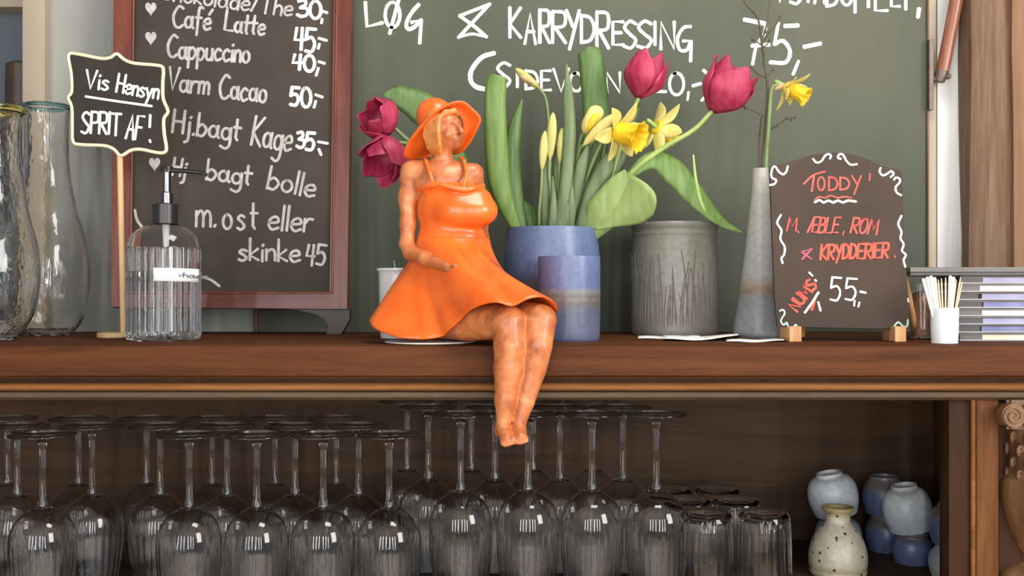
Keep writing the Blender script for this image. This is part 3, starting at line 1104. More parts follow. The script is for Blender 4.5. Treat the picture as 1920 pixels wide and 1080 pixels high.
for s, w_ in (([(1396, 37), (1432, 44)], 8), ([(1410, 86), (1441, 84)], 7), ([(1472, 49), (1495, 48)], 8), ([(1459, 44), (1452, 83)], 6), ([(1508, 88), (1537, 82)], 8), ([(1497, 115), (1487, 139)], 6)):
    stroke(mb, gp, s, w_)
stroke(mb, gp, [(1436, 44), (1433, 63), (1418, 87), (1411, 120)], 6, smooth=True)
stroke(mb, gp, [(1452, 83), (1468, 77), (1481, 96), (1473, 117), (1445, 117)], 7.5, smooth=True)
mb.build('lettering', M['marker'], gb, None)
mb = MB()
boxed(mb, gp, [('V', 1450, -42, 1474, 4), ('S', 1482, -40, 1502, 7), ('T', 1504, -40, 1526, 3), ('A', 1527, -38, 1546, 6), ('D', 1550, -36, 1572, 12), ('O', 1576, -34, 1598, 10), ('P', 1603, -34, 1622, 23), ('I', 1627, -32, 1629, 13), ('L', 1641, -30, 1663, 20), ('E', 1671, -28, 1686, 12), ('T', 1688, -28, 1708, 17)], 6)
stroke(mb, gp, [(1723, 17), (1721, 31)], 8)
mb.build('lettering', M['marker'], gb, None)

# ------------------------------------------------------------------ menu blackboard with mahogany frame
ty, by_, tY, bY = -60, 560, 1.665, 1.61
pt, pb_ = P(0, ty, tY), P(0, by_, bY)
mn = Vector((0, -(pt.z - pb_.z), (pt.y - pb_.y))).normalized()
if mn.y > 0:
    mn = -mn
mp_ = Plane((0, bY, pb_.z), mn)
me_ = thing('menu_board', (mp_.at(435, 575).x, bY, TOP), 'tall black menu board in a mahogany frame with a handwritten coffee list', 'menu board')


def quadbar(mb, plane, pts, front, back, mi=0):
    """bar over four pixel corners on a plane"""
    o = [plane.at(x, y) + plane.n * front for x, y in pts]
    mb.prism(o, plane.n, front + back, mi)


mb = MB()
quadbar(mb, mp_, [(250, -80), (632, -80), (622, 552), (240, 552)], .0, .012)
mb.build('writing_surface', M['blackboard'], me_, None)
mb = MB()
quadbar(mb, mp_, [(217, -80), (252, -80), (246, 576), (211, 576)], .007, .016)
mb.build('frame_stile', M['mahogany'], me_, None)
mb = MB()
quadbar(mb, mp_, [(628, -80), (662, -80), (652, 580), (619, 580)], .007, .016)
mb.build('frame_stile', M['mahogany'], me_, None)
mb = MB()
quadbar(mb, mp_, [(243, 548), (621, 548), (620, 580), (242, 576)], .0065, .016)
mb.build('frame_rail', M['mahogany_h'], me_, None)
mb = MB()
mb.tube([mp_.at(624.5 + (634 - 624.5) * t, 552 - 632 * t) + mp_.n * .0065 for t in np.linspace(0, 1, 6)], .0022, 8)
mb.tube([mp_.at(247 + (254 - 247) * t, 552 - 632 * t) + mp_.n * .0065 for t in np.linspace(0, 1, 6)], .0022, 8)
mb.tube([mp_.at(247 + (622 - 247) * t, 550) + mp_.n * .006 for t in np.linspace(0, 1, 6)], .002, 8)
mb.build('frame_lip', M['mahogany'], me_, 60)
for xs in (1, -1):
    mb = MB()
    cxp = 455
    sh = [(655, 580), (655, 600), (640, 628), (612, 628), (616, 612), (608, 598), (590, 588), (560, 582), (540, 580)]
    sh = [(cxp + (x - cxp) * xs, y) for x, y in sh]
    pts = [Vector((P(x, y, bY + .004).x, bY + .004, max(P(x, y, bY + .004).z, TOP + .0002))) for x, y in sh]
    if xs < 0:
        pts = pts[::-1]
    mb.prism(pts, (0, -1, 0), .022)
    mb.build('foot', M['dark_wood'], me_, None)

cw = 5.2
rows = []
mb = MB()
word(mb, mp_, 'Chokolade/The', 300, -2, 546, 31, 34, 4.4, .05)
mb.build('handwriting', M['chalk_dim'], me_, None)
mb = MB()
word(mb, mp_, 'Caf\u00e9', 324, 50, 394, 56, 40, cw, .0)
mb.build('handwriting', M['chalk_dim'], me_, None)
mb = MB()
word(mb, mp_, 'Latte', 421, 57, 495, 67, 37, cw, .0)
mb.build('handwriting', M['chalk_dim'], me_, None)
mb = MB()
word(mb, mp_, 'Cappuccino', 314, 107, 467, 118, 41, cw, .0)
mb.build('handwriting', M['chalk_dim'], me_, None)
mb = MB()
word(mb, mp_, 'Varm', 314, 168, 391, 177, 42, cw, .0)
mb.build('handwriting', M['chalk_dim'], me_, None)
mb = MB()
word(mb, mp_, 'Cacao', 411, 183, 498, 192, 44, cw, .0)
mb.build('handwriting', M['chalk_dim'], me_, None)
mb = MB()
word(mb, mp_, 'Hj.bagt', 323, 249, 449, 264, 42, cw, .0)
mb.build('handwriting', M['chalk_dim'], me_, None)
mb = MB()
word(mb, mp_, 'Kage', 471, 272, 544, 285, 54, cw, .0)
mb.build('handwriting', M['chalk_dim'], me_, None)
mb = MB()
word(mb, mp_, 'Hj', 323, 328, 347, 332, 32, cw, .0)
mb.build('handwriting', M['chalk_dim'], me_, None)
mb = MB()
word(mb, mp_, 'bagt', 387, 337, 470, 347, 38, cw, .0)
mb.build('handwriting', M['chalk_dim'], me_, None)
mb = MB()
word(mb, mp_, 'bolle', 501, 353, 588, 371, 42, cw, .0)
mb.build('handwriting', M['chalk_dim'], me_, None)
mb = MB()
word(mb, mp_, 'm.', 368, 425, 405, 426, 56, cw, .0)
mb.build('handwriting', M['chalk_dim'], me_, None)
mb = MB()
word(mb, mp_, 'ost', 418, 429, 482, 430, 52, cw, .0, gap=.3)
mb.build('handwriting', M['chalk_dim'], me_, None)
mb = MB()
word(mb, mp_, 'eller', 503, 430, 584, 435, 46, cw, .05)
mb.build('handwriting', M['chalk_dim'], me_, None)
mb = MB()
word(mb, mp_, 'skinke', 448, 488, 562, 490, 40, cw, .0)
mb.build('handwriting', M['chalk_dim'], me_, None)
mb = MB()
word(mb, mp_, '45', 574, 496, 610, 498, 38, cw, .0)
mb.build('handwriting', M['chalk_dim'], me_, None)
mb = MB()
stroke(mb, mp_, [(253, 394), (257, 412), (268, 428)], 5, smooth=True)
mb.build('chalk_flourish', M['chalk_dim'], me_, None)
mb = MB()
stroke(mb, mp_, [(376, 519), (394, 524), (411, 536)], 5, smooth=True)
mb.build('chalk_flourish', M['chalk_dim'], me_, None)
pm_ = MB()
for t, x0, yt, x1, yb in (('30', 558, 1, 602, 32), ('45', 553, 53, 592, 94), ('40', 549, 103, 590, 131), ('50', 545, 164, 583, 198), ('35', 557, 248, 590, 278)):
    xm = (x0 + x1) / 2
    pm = MB()
    boxed(pm, mp_, [(t[0], x0, yt, xm - 3, yb - 1), (t[1], xm + 1, yt + 1, x1, yb + 3)], 6.2)
    k = {'30': ((604, 21, 613, 24), (604, 36, 603, 43)), '45': ((598, 72, 612, 76), (599, 83, 597, 91)), '40': ((598, 116, 608, 119), (597, 128, 593, 141)), '50': ((592, 178, 604, 182), (592, 190, 589, 201)), '35': ((597, 266, 614, 269), (598, 280, 602, 290))}[t]
    for a in k:
        stroke(pm, mp_, [(a[0], a[1]), (a[2], a[3])], 5.2)
    pm.build('price', M['marker'], me_, None)


def heart(cx, cy, w, h):
    pts = []
    for i in range(28):
        t = 2 * PI * i / 28
        x = 16 * math.sin(t) ** 3
        y = 13 * math.cos(t) - 5 * math.cos(2 * t) - 2 * math.cos(3 * t) - math.cos(4 * t)
        pts.append((cx + x / 32 * w, cy - (y + 2.5) / 29 * h))
    return pts


for hx, hy in ((283, 18), (283, 73), (290, 309)):
    mb = MB()
    hp = [mp_.at(x, y) + mp_.n * .0009 for x, y in heart(hx, hy, 21, 26)]
    mb.prism(hp, mp_.n, .0008)
    mb.build('chalk_heart', M['chalk_dim'], me_, None)

# ------------------------------------------------------------------ little sign on a stick
sY = 1.50
sp_ = Plane((0, sY, 0), (0, -1, 0))
ol = [(129, 103), (148, 102), (189, 110), (208, 108), (219, 101), (233, 112), (252, 119), (296, 123), (306, 130), (305, 157), (306, 186), (315, 209), (307, 223), (308, 252), (312, 277), (308, 286), (293, 286), (264, 280), (245, 282), (227, 292), (214, 280), (195, 273), (148, 271), (137, 264), (136, 239), (135, 201), (128, 183), (135, 172), (134, 138)]
sg = thing('table_sign', (P(230, 0, sY).x, sY, TOP), 'small black scalloped sign with cream rim on a pale wooden stick', 'sign')
inner = [sp_.at(x, y) for x, y in catmull(ol, 3, True)]
mb = MB()
mb.prism([p + Vector((0, -.001, 0)) for p in inner], (0, -1, 0), .004)
mb.build('panel', M['slate'], sg, None)
mb = MB()
cl = inner + [inner[0], inner[1]]
mb.tube(cl, .0026, 8, cap=False)
mb.build('rim', M['cream_wood'], sg, 60)
mb = MB()
mb.tube([P(224.5 + 7 * t, 286 + 340 * t, sY + .003) for t in np.linspace(0, 1, 8)], .0042, 12)
mb.build('stick', M['pine'], sg, 60)
mb = MB()
r0 = .0225
mb.lathe([(0, 0), (r0, 0), (r0 + .001, .001), (r0 + .001, .006), (r0 - .001, .0075), (0, .0075)], 40, (P(213, 0, sY).x, sY + .003, TOP + .0003))
mb.build('base', M['pine'], sg, 40)
sp2_ = Plane((0, sY - .001, 0), (0, -1, 0))
mb = MB()
word(mb, sp2_, 'Vis', 160, 166, 202, 170, 34, 4.2, .0)
mb.build('handwriting', M['marker'], sg, None)
mb = MB()
word(mb, sp2_, 'Hensyn', 218, 173, 296, 186, 34, 4.2, .0)
mb.build('handwriting', M['marker'], sg, None)
mb = MB()
stroke(mb, sp2_, [(161, 181), (220, 190), (284, 199)], 4.5)
mb.build('underline', M['marker'], sg, None)
mb = MB()
word(mb, sp2_, 'SPRIT', 153, 249, 225, 253, 40, 4.6, .0)
word(mb, sp2_, 'AF', 236, 258, 265, 262, 44, 4.6, .0)
stroke(mb, sp2_, [(282, 216), (281, 238)], 4.5)
stroke(mb, sp2_, [(281, 263), (282, 266)], 4.5)
mb.build('handwriting', M['marker'], sg, None)

# ------------------------------------------------------------------ toddy board
tb_ = Plane(P(1575, 615, 1.392), (0, -1, .10))
td = thing('price_board', (tb_.at(1578, 615).x, 1.40, TOP), 'small arched dark board with red and white chalk price on two wooden clips', 'sign')
tol = [(1444, 316), (1447, 310), (1472, 307), (1492, 300), (1524, 290), (1560, 286), (1592, 289), (1622, 296), (1648, 309), (1668, 315), (1688, 318), (1691, 324), (1694, 400), (1699, 500), (1706, 600), (1704, 616), (1640, 616), (1540, 614), (1458, 612), (1453, 560), (1448, 440)]
mb = MB()
mb.prism([tb_.at(x, y) for x, y in tol], tb_.n, .006)
mb.build('panel', M['toddy_board'], td, None)
for fx0, fx1, fx in ((1474, 1497, 0), (1670, 1691, 1)):
    mb = MB()
    a, b = P(fx0, 640, 1.392), P(fx1, 640, 1.392)
    mb.box((a.x, 1.376, TOP + .0004), (b.x, 1.425, tb_.at(1575, 613).z), bev=.001)
    mb.box((a.x, 1.376, tb_.at(1575, 613).z - .0015), (b.x, 1.3875, tb_.at(1575, 613).z + .0012), bev=.0008)
    mb.build('clip_foot', M['pine_block'], td, None)
mb = MB()
zt = tb_.at(1575, 470)
mb.tube([(P(1672, 0, 1.45).x, 1.418, TOP + .11), (P(1705, 0, 1.49).x, 1.462, TOP + .0045)], .0045, 10)
mb.tube([(P(1505, 0, 1.45).x, 1.418, TOP + .11), (P(1500, 0, 1.47).x, 1.462, TOP + .0045)], .0045, 10)
mb.build('prop_leg', M['pine_block'], td, 60)
mb = MB()
stroke(mb, tb_, [(1507, 345), (1524, 329), (1546, 322)], 3.6, smooth=True)
stroke(mb, tb_, [(1526, 329), (1522, 358)], 4)
boxed(mb, tb_, [('O', 1533, 332, 1546, 357), ('D', 1554, 332, 1570, 357), ('D', 1575, 333, 1592, 356), ('Y', 1597, 330, 1614, 364)], 3.6)
stroke(mb, tb_, [(1631, 326), (1630, 338)], 3)
stroke(mb, tb_, [(1528, 374), (1536, 369), (1546, 371), (1558, 367), (1570, 371), (1582, 369), (1596, 371)], 3, smooth=True)
mb.build('lettering', M['chalk_red'], td, None)
mb = MB()
word(mb, tb_, 'M', 1475, 433, 1492, 433, 25, 3.8, .15)
stroke(mb, tb_, [(1496, 434), (1497, 436)], 3)
word(mb, tb_, '\u00c6BLE', 1514, 436, 1570, 436, 28, 3.8, .2)
stroke(mb, tb_, [(1582, 434), (1580, 440)], 3)
word(mb, tb_, 'ROM', 1594, 437, 1643, 439, 28, 3.8, .2)
mb.build('lettering', M['chalk_red'], td, None)
mb = MB()
boxed(mb, tb_, [('&', 1503, 465, 1523, 487)], 4)
mb.build('ampersand', M['chalk_pink'], td, None)
mb = MB()
word(mb, tb_, 'KRYDDERIER', 1538, 487, 1664, 483, 27, 4.4, .12)
stroke(mb, tb_, [(1677, 480), (1678, 482)], 3)
mb.build('lettering', M['chalk_coral'], td, None)
mb = MB()
word(mb, tb_, 'NUMS', 1494, 584, 1532, 536, 21, 4.6, .0)
stroke(mb, tb_, [(1522, 580), (1527, 562)], 6)
mb.build('lettering', M['chalk_coral'], td, None)
mb = MB()
stroke(mb, tb_, [(1517, 511), (1523, 517)], 3.5)
stroke(mb, tb_, [(1528, 525), (1530, 527)], 3.5)
stroke(mb, tb_, [(1509, 586), (1522, 568), (1534, 549)], 4.5)
stroke(mb, tb_, [(1534, 567), (1538, 582)], 4.5)
mb.build('exclamation_mark', M['chalk'], td, None)
mb = MB()
boxed(mb, tb_, [('5', 1557, 520, 1577, 563), ('5', 1585, 522, 1606, 562)], 4)
stroke(mb, tb_, [(1602, 564), (1601, 573)], 3.5)
stroke(mb, tb_, [(1611, 567), (1609, 575)], 3.5)
stroke(mb, tb_, [(1613, 547), (1622, 549)], 4.5)
mb.build('price', M['chalk'], td, None)
mb = MB()
stroke(mb, tb_, [(1528, 379), (1536, 375), (1544, 380), (1553, 376), (1562, 380), (1571, 376), (1580, 380), (1590, 376), (1604, 378)], 4.8)
mb.build('underline', M['chalk'], td, None)
mb = MB()
for s in ([(1444, 347), (1452, 345), (1455, 338), (1447, 333), (1446, 324), (1449, 314), (1454, 313), (1460, 322), (1468, 327), (1474, 322), (1477, 312)],
          [(1524, 298), (1531, 305), (1540, 302), (1547, 292), (1554, 289), (1558, 293), (1556, 297)],
          [(1576, 298), (1571, 296), (1573, 290), (1580, 290), (1587, 302), (1595, 309), (1606, 308)],
          [(1651, 315), (1649, 322), (1655, 329), (1663, 326), (1671, 321), (1675, 327), (1670, 332)],
          [(1676, 337), (1680, 333), (1687, 336), (1686, 343), (1679, 351), (1681, 361), (1689, 366)],
          [(1464, 403), (1457, 418), (1465, 432), (1463, 448), (1471, 463), (1470, 477), (1465, 484), (1467, 493)],
          [(1690, 405), (1684, 420), (1690, 435), (1688, 447), (1694, 458), (1691, 470), (1698, 478), (1694, 488), (1697, 500)]):
    mb = MB()
    stroke(mb, tb_, s, 3.8, smooth=True)
    mb.build('chalk_flourish', M['marker'], td, None)
mb = MB()
for s in ([(1462, 583), (1468, 581), (1471, 588), (1464, 601), (1469, 609), (1475, 605), (1478, 614), (1486, 614), (1492, 609), (1494, 615)],
          [(1702, 560), (1703, 566)], [(1676, 612), (1684, 604), (1692, 611), (1700, 612), (1702, 600)]):
    mb = MB()
    stroke(mb, tb_, s, 3.2, smooth=True)
    mb.build('chalk_flourish', M['chalk_mint'], td, None)

# ------------------------------------------------------------------ lathe vessels
def shell(outer, t=.0012, foot=.0015, inner_rib=None):
    """closed profile loop of a vessel from its outer profile (bottom to rim)"""
    inn = [(max(r - t, .0002), z) for r, z in outer]
    zb = outer[0][1]
    inn = [(r, max(z, zb + foot)) for r, z in inn]
    return [(0.0001, zb)] + outer + inn[::-1] + [(0.0001, zb + foot)]


def vessel(name, px, Y, outer, mat, parent=None, base=TOP, t=.003, foot=.004, seg=64, rfun=None, n=4, c=None, tiltM=None):
    mb = MB()
    prof = [tuple(p) for p in catmull(outer, n)]
    pr = shell(prof, t, foot)
    cc = c if c is not None else (P(px, 0, Y).x, Y, base)
    mb.lathe(pr, seg, (0, 0, 0) if tiltM is not None else cc, rfun, loop=False, cap=False, M=tiltM)
    return mb


def rz(Y, items):
    """(half width px, y px) list, rim first -> profile (r, z above the shelf) bottom first"""
    out = [(hw * Y / FPX, max(zpx(y, Y) - TOP, 0.0)) for hw, y in items]
    return out[::-1]


# two big blown glass vases
vprof = [(43, 205), (41, 215), (39, 260), (40, 300), (46, 350), (56, 400), (70, 450), (77, 490), (78, 530), (72, 575), (58, 612), (40, 630), (30, 631)]
Yb = 1.57
vb = thing('glass_vase', (P(87, 0, Yb).x, Yb, TOP + .0005), 'big clear blown glass vase with a teal rim, right of the pair', 'vase', )
mb = vessel('x', 87, Yb, rz(Yb, vprof), None, t=.0028, foot=.006, base=TOP + .0005)
mb.build('body', M['blown'], vb, 60)
mb = MB()
zr = zpx(205, Yb)
mb.tube([(P(87, 0, Yb).x + .0325 * math.cos(a), Yb + .0325 * math.sin(a), zr + .0035) for a in np.linspace(0, 2 * PI, 49)], .0032, 10, cap=False)
mb.build('rim', M['rim_teal'], vb, 60)
Ya = 1.42
va = thing('glass_vase', (P(-18, 0, Ya).x, Ya, TOP + .0005), 'big clear blown glass vase with a yellow rim, cut off by the left edge', 'vase')
vprofA = [(62, 212), (54, 222), (50, 260), (53, 300), (60, 350), (68, 400), (80, 450), (86, 490), (86, 533), (78, 583), (60, 618), (40, 637), (30, 639)]
mb = vessel('x', -18, Ya, rz(Ya, vprofA), None, t=.0028, foot=.006, base=TOP + .0005)
mb.build('body', M['blown'], va, 60)
mb = MB()
zr = zpx(212, Ya)
mb.tube([(P(-18, 0, Ya).x + .0435 * math.cos(a), Ya + .0435 * math.sin(a), zr + .006 - .002 * math.cos(a)) for a in np.linspace(0, 2 * PI, 49)], .0042, 10, cap=False)
mb.build('rim', M['rim_yellow'], va, 60)

# dark jar on the window sill behind
mb = MB()
jY = BACK + .068
mb.lathe([(0.0001, 0), (.022, 0), (.024, .01), (.022, .06), (.019, .13), (.023, .25), (.026, .36), (.025, P(0, 121, jY).z - 1.1165), (.018, P(0, 117, jY).z - 1.1165), (0.0001, P(0, 117, jY).z - 1.1165)], 32, (P(41, 0, jY).x, jY, 1.1155), cap=False)
o = mb.build('dark_bottle', M['dark_wood'], None, 40)
tag(o, 'dark brown bottle standing on the window sill behind the cream post', 'bottle')

# ------------------------------------------------------------------ soap dispenser
Yd = 1.44
dx = P(307, 0, Yd).x
so = thing('soap_dispenser', (dx, Yd, TOP + .0004), 'ribbed clear glass pump dispenser with black collar in front of the menu board', 'soap dispenser')
R_ = 67 * Yd / FPX


def bh(y):
    return zpx(y, Yd) - TOP


bp = [(R_ - .003, .0), (R_, .004), (R_, .03), (R_, bh(540)), (R_, bh(475)), (R_ * .985, bh(462)), (R_ * .86, bh(442)), (R_ * .6, bh(427)), (R_ * .36, bh(420)), (R_ * .33, bh(408))]
rib = lambda t, i, r, z: r * (1 + (.030 * abs(math.cos(14 * t)) - .016 if .006 < z < bh(466) and r > R_ - .002 else 0))
mb = vessel('x', 0, Yd, bp, None, t=.0035, foot=.006, c=(dx, Yd, TOP + .0004), seg=224, rfun=rib, n=5)
mb.build('bottle', M['glass'], so, 40)
mb = MB()
lr = R_ - .0032
mb.lathe([(0.0001, .0075), (lr, .0075), (lr, .02), (lr, bh(509)), (0.0001, bh(509))], 64, (dx, Yd, TOP), cap=False)
mb.build('liquid', M['liquid'], so, 40)
mb = MB()
mb.lathe([(.0001, bh(420)), (.0178, bh(420)), (.0178, bh(384)), (.0165, bh(382)), (.0001, bh(382))], 48, (dx + .002, Yd, TOP), cap=False)
mb.build('collar', M['black_plastic'], so, 40)
mb = MB()
mb.lathe([(.0001, bh(382)), (.0085, bh(382)), (.0085, bh(362)), (.006, bh(360)), (.006, bh(322)), (.0001, bh(322))], 32, (dx + .004, Yd, TOP), cap=False)
mb.build('pump_stem', M['chrome'], so, 40)
mb = MB()
mb.lathe([(.0001, bh(323)), (.0092, bh(323)), (.0092, bh(314)), (.008, bh(312)), (.0001, bh(312))], 32, (dx + .004, Yd, TOP), cap=False)
a = Vector((dx + .004, Yd, TOP + bh(319)))
mb.tube([a, a + Vector((.03, -.002, -.0015)), a + Vector((.05, -.004, -.004)), a + Vector((.0555, -.0045, -.0075))], [.0034, .0032, .0028, .0026], 10)
mb.build('pump_head', M['black_plastic'], so, 40)
mb = MB()
mb.tube([(dx + .003, Yd, TOP + bh(420)), (dx + .003, Yd, TOP + bh(470)), (dx + .001, Yd, TOP + .012)], [.0055, .0035, .0032], 12)
mb.build('dip_tube', M['tube'], so, 60)
# paper label curved round the ribs
mb = MB()
vs, fs = [], []
n = 16
for i in range(n + 1):
    a = math.radians(-87 + i / n * 81)
    for k, f in enumerate((0, 1)):
        rr = R_ * 1.016 + .0004
        yy = (503 + 24 * f) + (i / n) * 2
        vs.append((dx + rr * math.cos(a), Yd + rr * math.sin(a), TOP + bh(yy)))
for i in range(n):
    fs.append((2 * i, 2 * i + 1, 2 * i + 3, 2 * i + 2))
mb.add(vs, fs)
lab = mb.build('label', M['white_label'], so, 60)
solid(lab, .0004, 1.0)
lp = Plane((0, Yd - R_ * 1.03, 0), (0, -1, 0))
mb = MB()
for gi, (sx) in enumerate(()):
    pass


def curved_word(mb, text, x0, x1, ybase, h, wpx):
    tmp = MB()
    word(tmp, lp, text, x0, ybase, x1, ybase + 3, h, wpx)
    for i, v in enumerate(tmp.v):
        rr_ = R_ * 1.016 + .0012
        dep = math.sqrt(max(rr_ ** 2 - (v[0] - dx) ** 2, 1e-8))
        tmp.v[i] = (v[0], Yd - dep - (lp.p.y - v[1]) * .2, v[2])
    mb.add(tmp.v, tmp.f)


curved_word(mb, 'vhaem', 330, 369, 519, 9.5, 2.0)
mb.build('print', M['ink'], lab, None)

# ------------------------------------------------------------------ pots along the back
Yp = 1.535
o = vessel('x', 1034, Yp, rz(Yp, [(84, 428), (86, 445), (90, 480), (90, 520), (87, 580), (83, 625), (80, 630.5)]), None, t=.0045, seg=72,
           rfun=lambda t, i, r, z: r * (1 + .006 * math.sin(3 * t + 1))).build('flower_pot', M['blue_pot'], None, 50, origin=(P(1034, 0, Yp).x, Yp, TOP))
tag(o, 'wide pale blue glazed pot holding the tulips and daffodils', 'pot')
Yc = 1.424
o = vessel('x', 1067, Yc, rz(Yc, [(58, 481), (58.5, 500), (58.5, 560), (58, 610), (57, 633), (55, 638.3)]), None, t=.0035, seg=64).build('stoneware_cup', M['blue_cup'], None, 50, origin=(P(1067, 0, Yc).x, Yc, TOP))
tag(o, 'straight blue glazed cup with a tan band standing before the flower pot', 'cup')
Yg = 1.6
mb = vessel('x', 1265, Yg, rz(Yg, [(80, 419), (82, 423), (81, 428), (79, 434), (80, 441), (79, 450), (80, 520), (81, 590), (82, 620), (80, 627)]), None, t=.004, seg=72)
gc = Vector((P(1265, 0, Yg).x, Yg, TOP))
rg = random.Random(8)
for i in range(64):
    a = PI + (i + rg.random() * .6) / 64 * PI if i < 48 else rg.uniform(0, PI)
    h = rg.uniform(.05, .115)
    lean = rg.uniform(-.16, .16)
    pts = []
    for k in range(9):
        t = k / 8
        aa = a + lean * t * t
        zz = .012 + h * t
        rr = (80.6 - .6 * t) * Yg / FPX + .0002
        pts.append(gc + Vector((rr * math.cos(aa), rr * math.sin(aa), zz)))
    mb.tube(pts, [.0006 + .0005 * math.sin(PI * min(t_ / 8 + .15, 1)) for t_ in range(9)], 6, mi=1)
o = mb.build('stoneware_crock', [M['grey_pot'], M['grass_ink']], None, 50, origin=tuple(gc))
tag(o, 'grey stoneware crock scratched with grass blades under its rim', 'pot')
Yv = 1.52
mb = vessel('x', 1426, Yv, rz(Yv, [(15, 316), (15.5, 330), (19, 380), (27, 450), (36, 520), (44, 575), (51, 622), (49, 632)]), None, t=.003, seg=64)
o = mb.build('bottle_vase', M['tall_vase'], None, 50, origin=(P(1426, 0, Yv).x, Yv, TOP))
tag(o, 'tall tapering grey vase with narrow neck, behind the arched price board', 'vase')
# small white pot behind the skirt
Yw = 1.50
wp = thing('white_pot', (P(748, 0, Yw).x, Yw, TOP), 'small white pot half hidden behind the orange skirt', 'pot')
mb = vessel('x', 748, Yw, rz(Yw, [(41, 503), (41, 508), (38, 514), (37, 560), (36, 610), (34, 634)]), None, t=.003, seg=48)
mb.build('body', M['white_pot'], wp, 50)
mb = MB()
mb.tube([P(750, 560, Yw), P(743, 510, Yw), P(738, 489, Yw)], [.0016, .0015, .0012], 8)
mb.build('spoon_handle', M['chrome'], wp, 60)

# papers lying on the worktop
def sheet(px0, px1, yb, yf, curl, name, label, dz=0):
    mb = MB()
    Y0, Y1 = .14 / (yb - 540) * 1000, .14 / (yf - 540) * 1000
    Y0, Y1 = 140 / (yb - 540), 140 / (yf - 540)
    n = 14
    vs, fs = [], []
    for i in range(n + 1):
        for j in range(4):
            t, q = i / n, j / 3
            Y = Y0 + (Y1 - Y0) * q
            x = P(px0 + (px1 - px0) * t, 0, Y).x
            z = TOP + .0008 + dz + curl * (abs(t - .35) ** 1.6) * (.4 + .6 * q) + .0006 * math.sin(9 * t)
            vs.append((x, Y, z))
    for i in range(n):
        for j in range(3):
            a = i * 4 + j
            fs.append((a, a + 1, a + 5, a + 4))
    mb.add(vs, fs)
    o = mb.build(name, M['paper'], None, 60, origin=(P((px0 + px1) / 2, 0, Y1).x, Y1, TOP))
    solid(o, .0005, 0)
    return tag(o, label, 'paper', 'papers on the worktop')


sheet(1196, 1312, 631, 636, .003, 'paper_slip', 'white paper slip lying in front of the grey crock, left one')
sheet(1244, 1384, 632.5, 640.5, .013, 'paper_slip', 'bright curled paper slip lying in front of the grey crock, upper one', .0012)
sheet(1362, 1470, 637, 642, .0035, 'paper_slip', 'white paper slip lying at the foot of the tall grey vase')

# ------------------------------------------------------------------ toothpick cup, jar, cases
Yt = 1.355
o = vessel('x', 1771, Yt, rz(Yt, [(25.5, 577), (25.5, 582), (25, 620), (24, 637), (24, 643)]), None, t=.002, seg=48).build('toothpick_cup', M['pick_cup'], None, 50, origin=(P(1771, 0, Yt).x, Yt, TOP))
tag(o, 'small white porcelain cup full of toothpicks at the worktop edge', 'cup')
rp = random.Random(3)
tops = [(1731, 522, 1), (1738, 519, 1), (1745, 517, 1), (1752, 520, 1), (1759, 524, 0), (1765, 522, 0), (1773, 520, 0), (1782, 517, 1), (1788, 519, 1), (1793, 524, 0), (1801, 520, 0), (1804, 528, 0)]
for i, (tx, ty_, wh) in enumerate(tops):
    bx = 1771 + (tx - 1768) * .33
    yo = rp.uniform(-.009, .009)
    a = P(bx, 632, Yt + yo * .5)
    b = P(tx, ty_, Yt + yo)
    mb = MB()
    if wh:
        mb.tube([a, a.lerp(b, .5), a.lerp(b, .98), b], [.0013, .0018, .0024, .0016], 8)
    else:
        mb.tube([a, a.lerp(b, .9), b], [.0011, .0011, .0005], 8)
    o = mb.build('toothpick', M['pick_white'] if wh else M['pick'], None, 60, origin=a)
    if wh:
        tag(o, 'white paper-wrapped toothpick standing in the small white cup', 'toothpick', 'wrapped toothpicks in the white cup')
    else:
        tag(o, 'bare wooden toothpick standing in the small white cup', 'toothpick', 'bare toothpicks in the white cup')
Yj = 1.46
jr = thing('sugar_glass', (P(1727, 0, Yj).x, Yj, TOP), 'small clear glass of brown sugar between price board and toothpick cup', 'glass')
mb = vessel('x', 1727, Yj, rz(Yj, [(22, 532), (21.5, 560), (20, 600), (19, 630), (18, 635)]), None, t=.0012, foot=.004, seg=40, base=TOP + .0004)
mb.build('tumbler', M['glass'], jr, 50)
mb = MB()
mb.lathe([(.0001, .0055), (.0115, .0055), (.0128, .03), (.0136, .058), (.008, .064), (.0001, .066)], 32, (P(1727, 0, Yj).x, Yj, TOP), cap=False)
mb.build('sugar', M['brown_fill'], jr, 50)

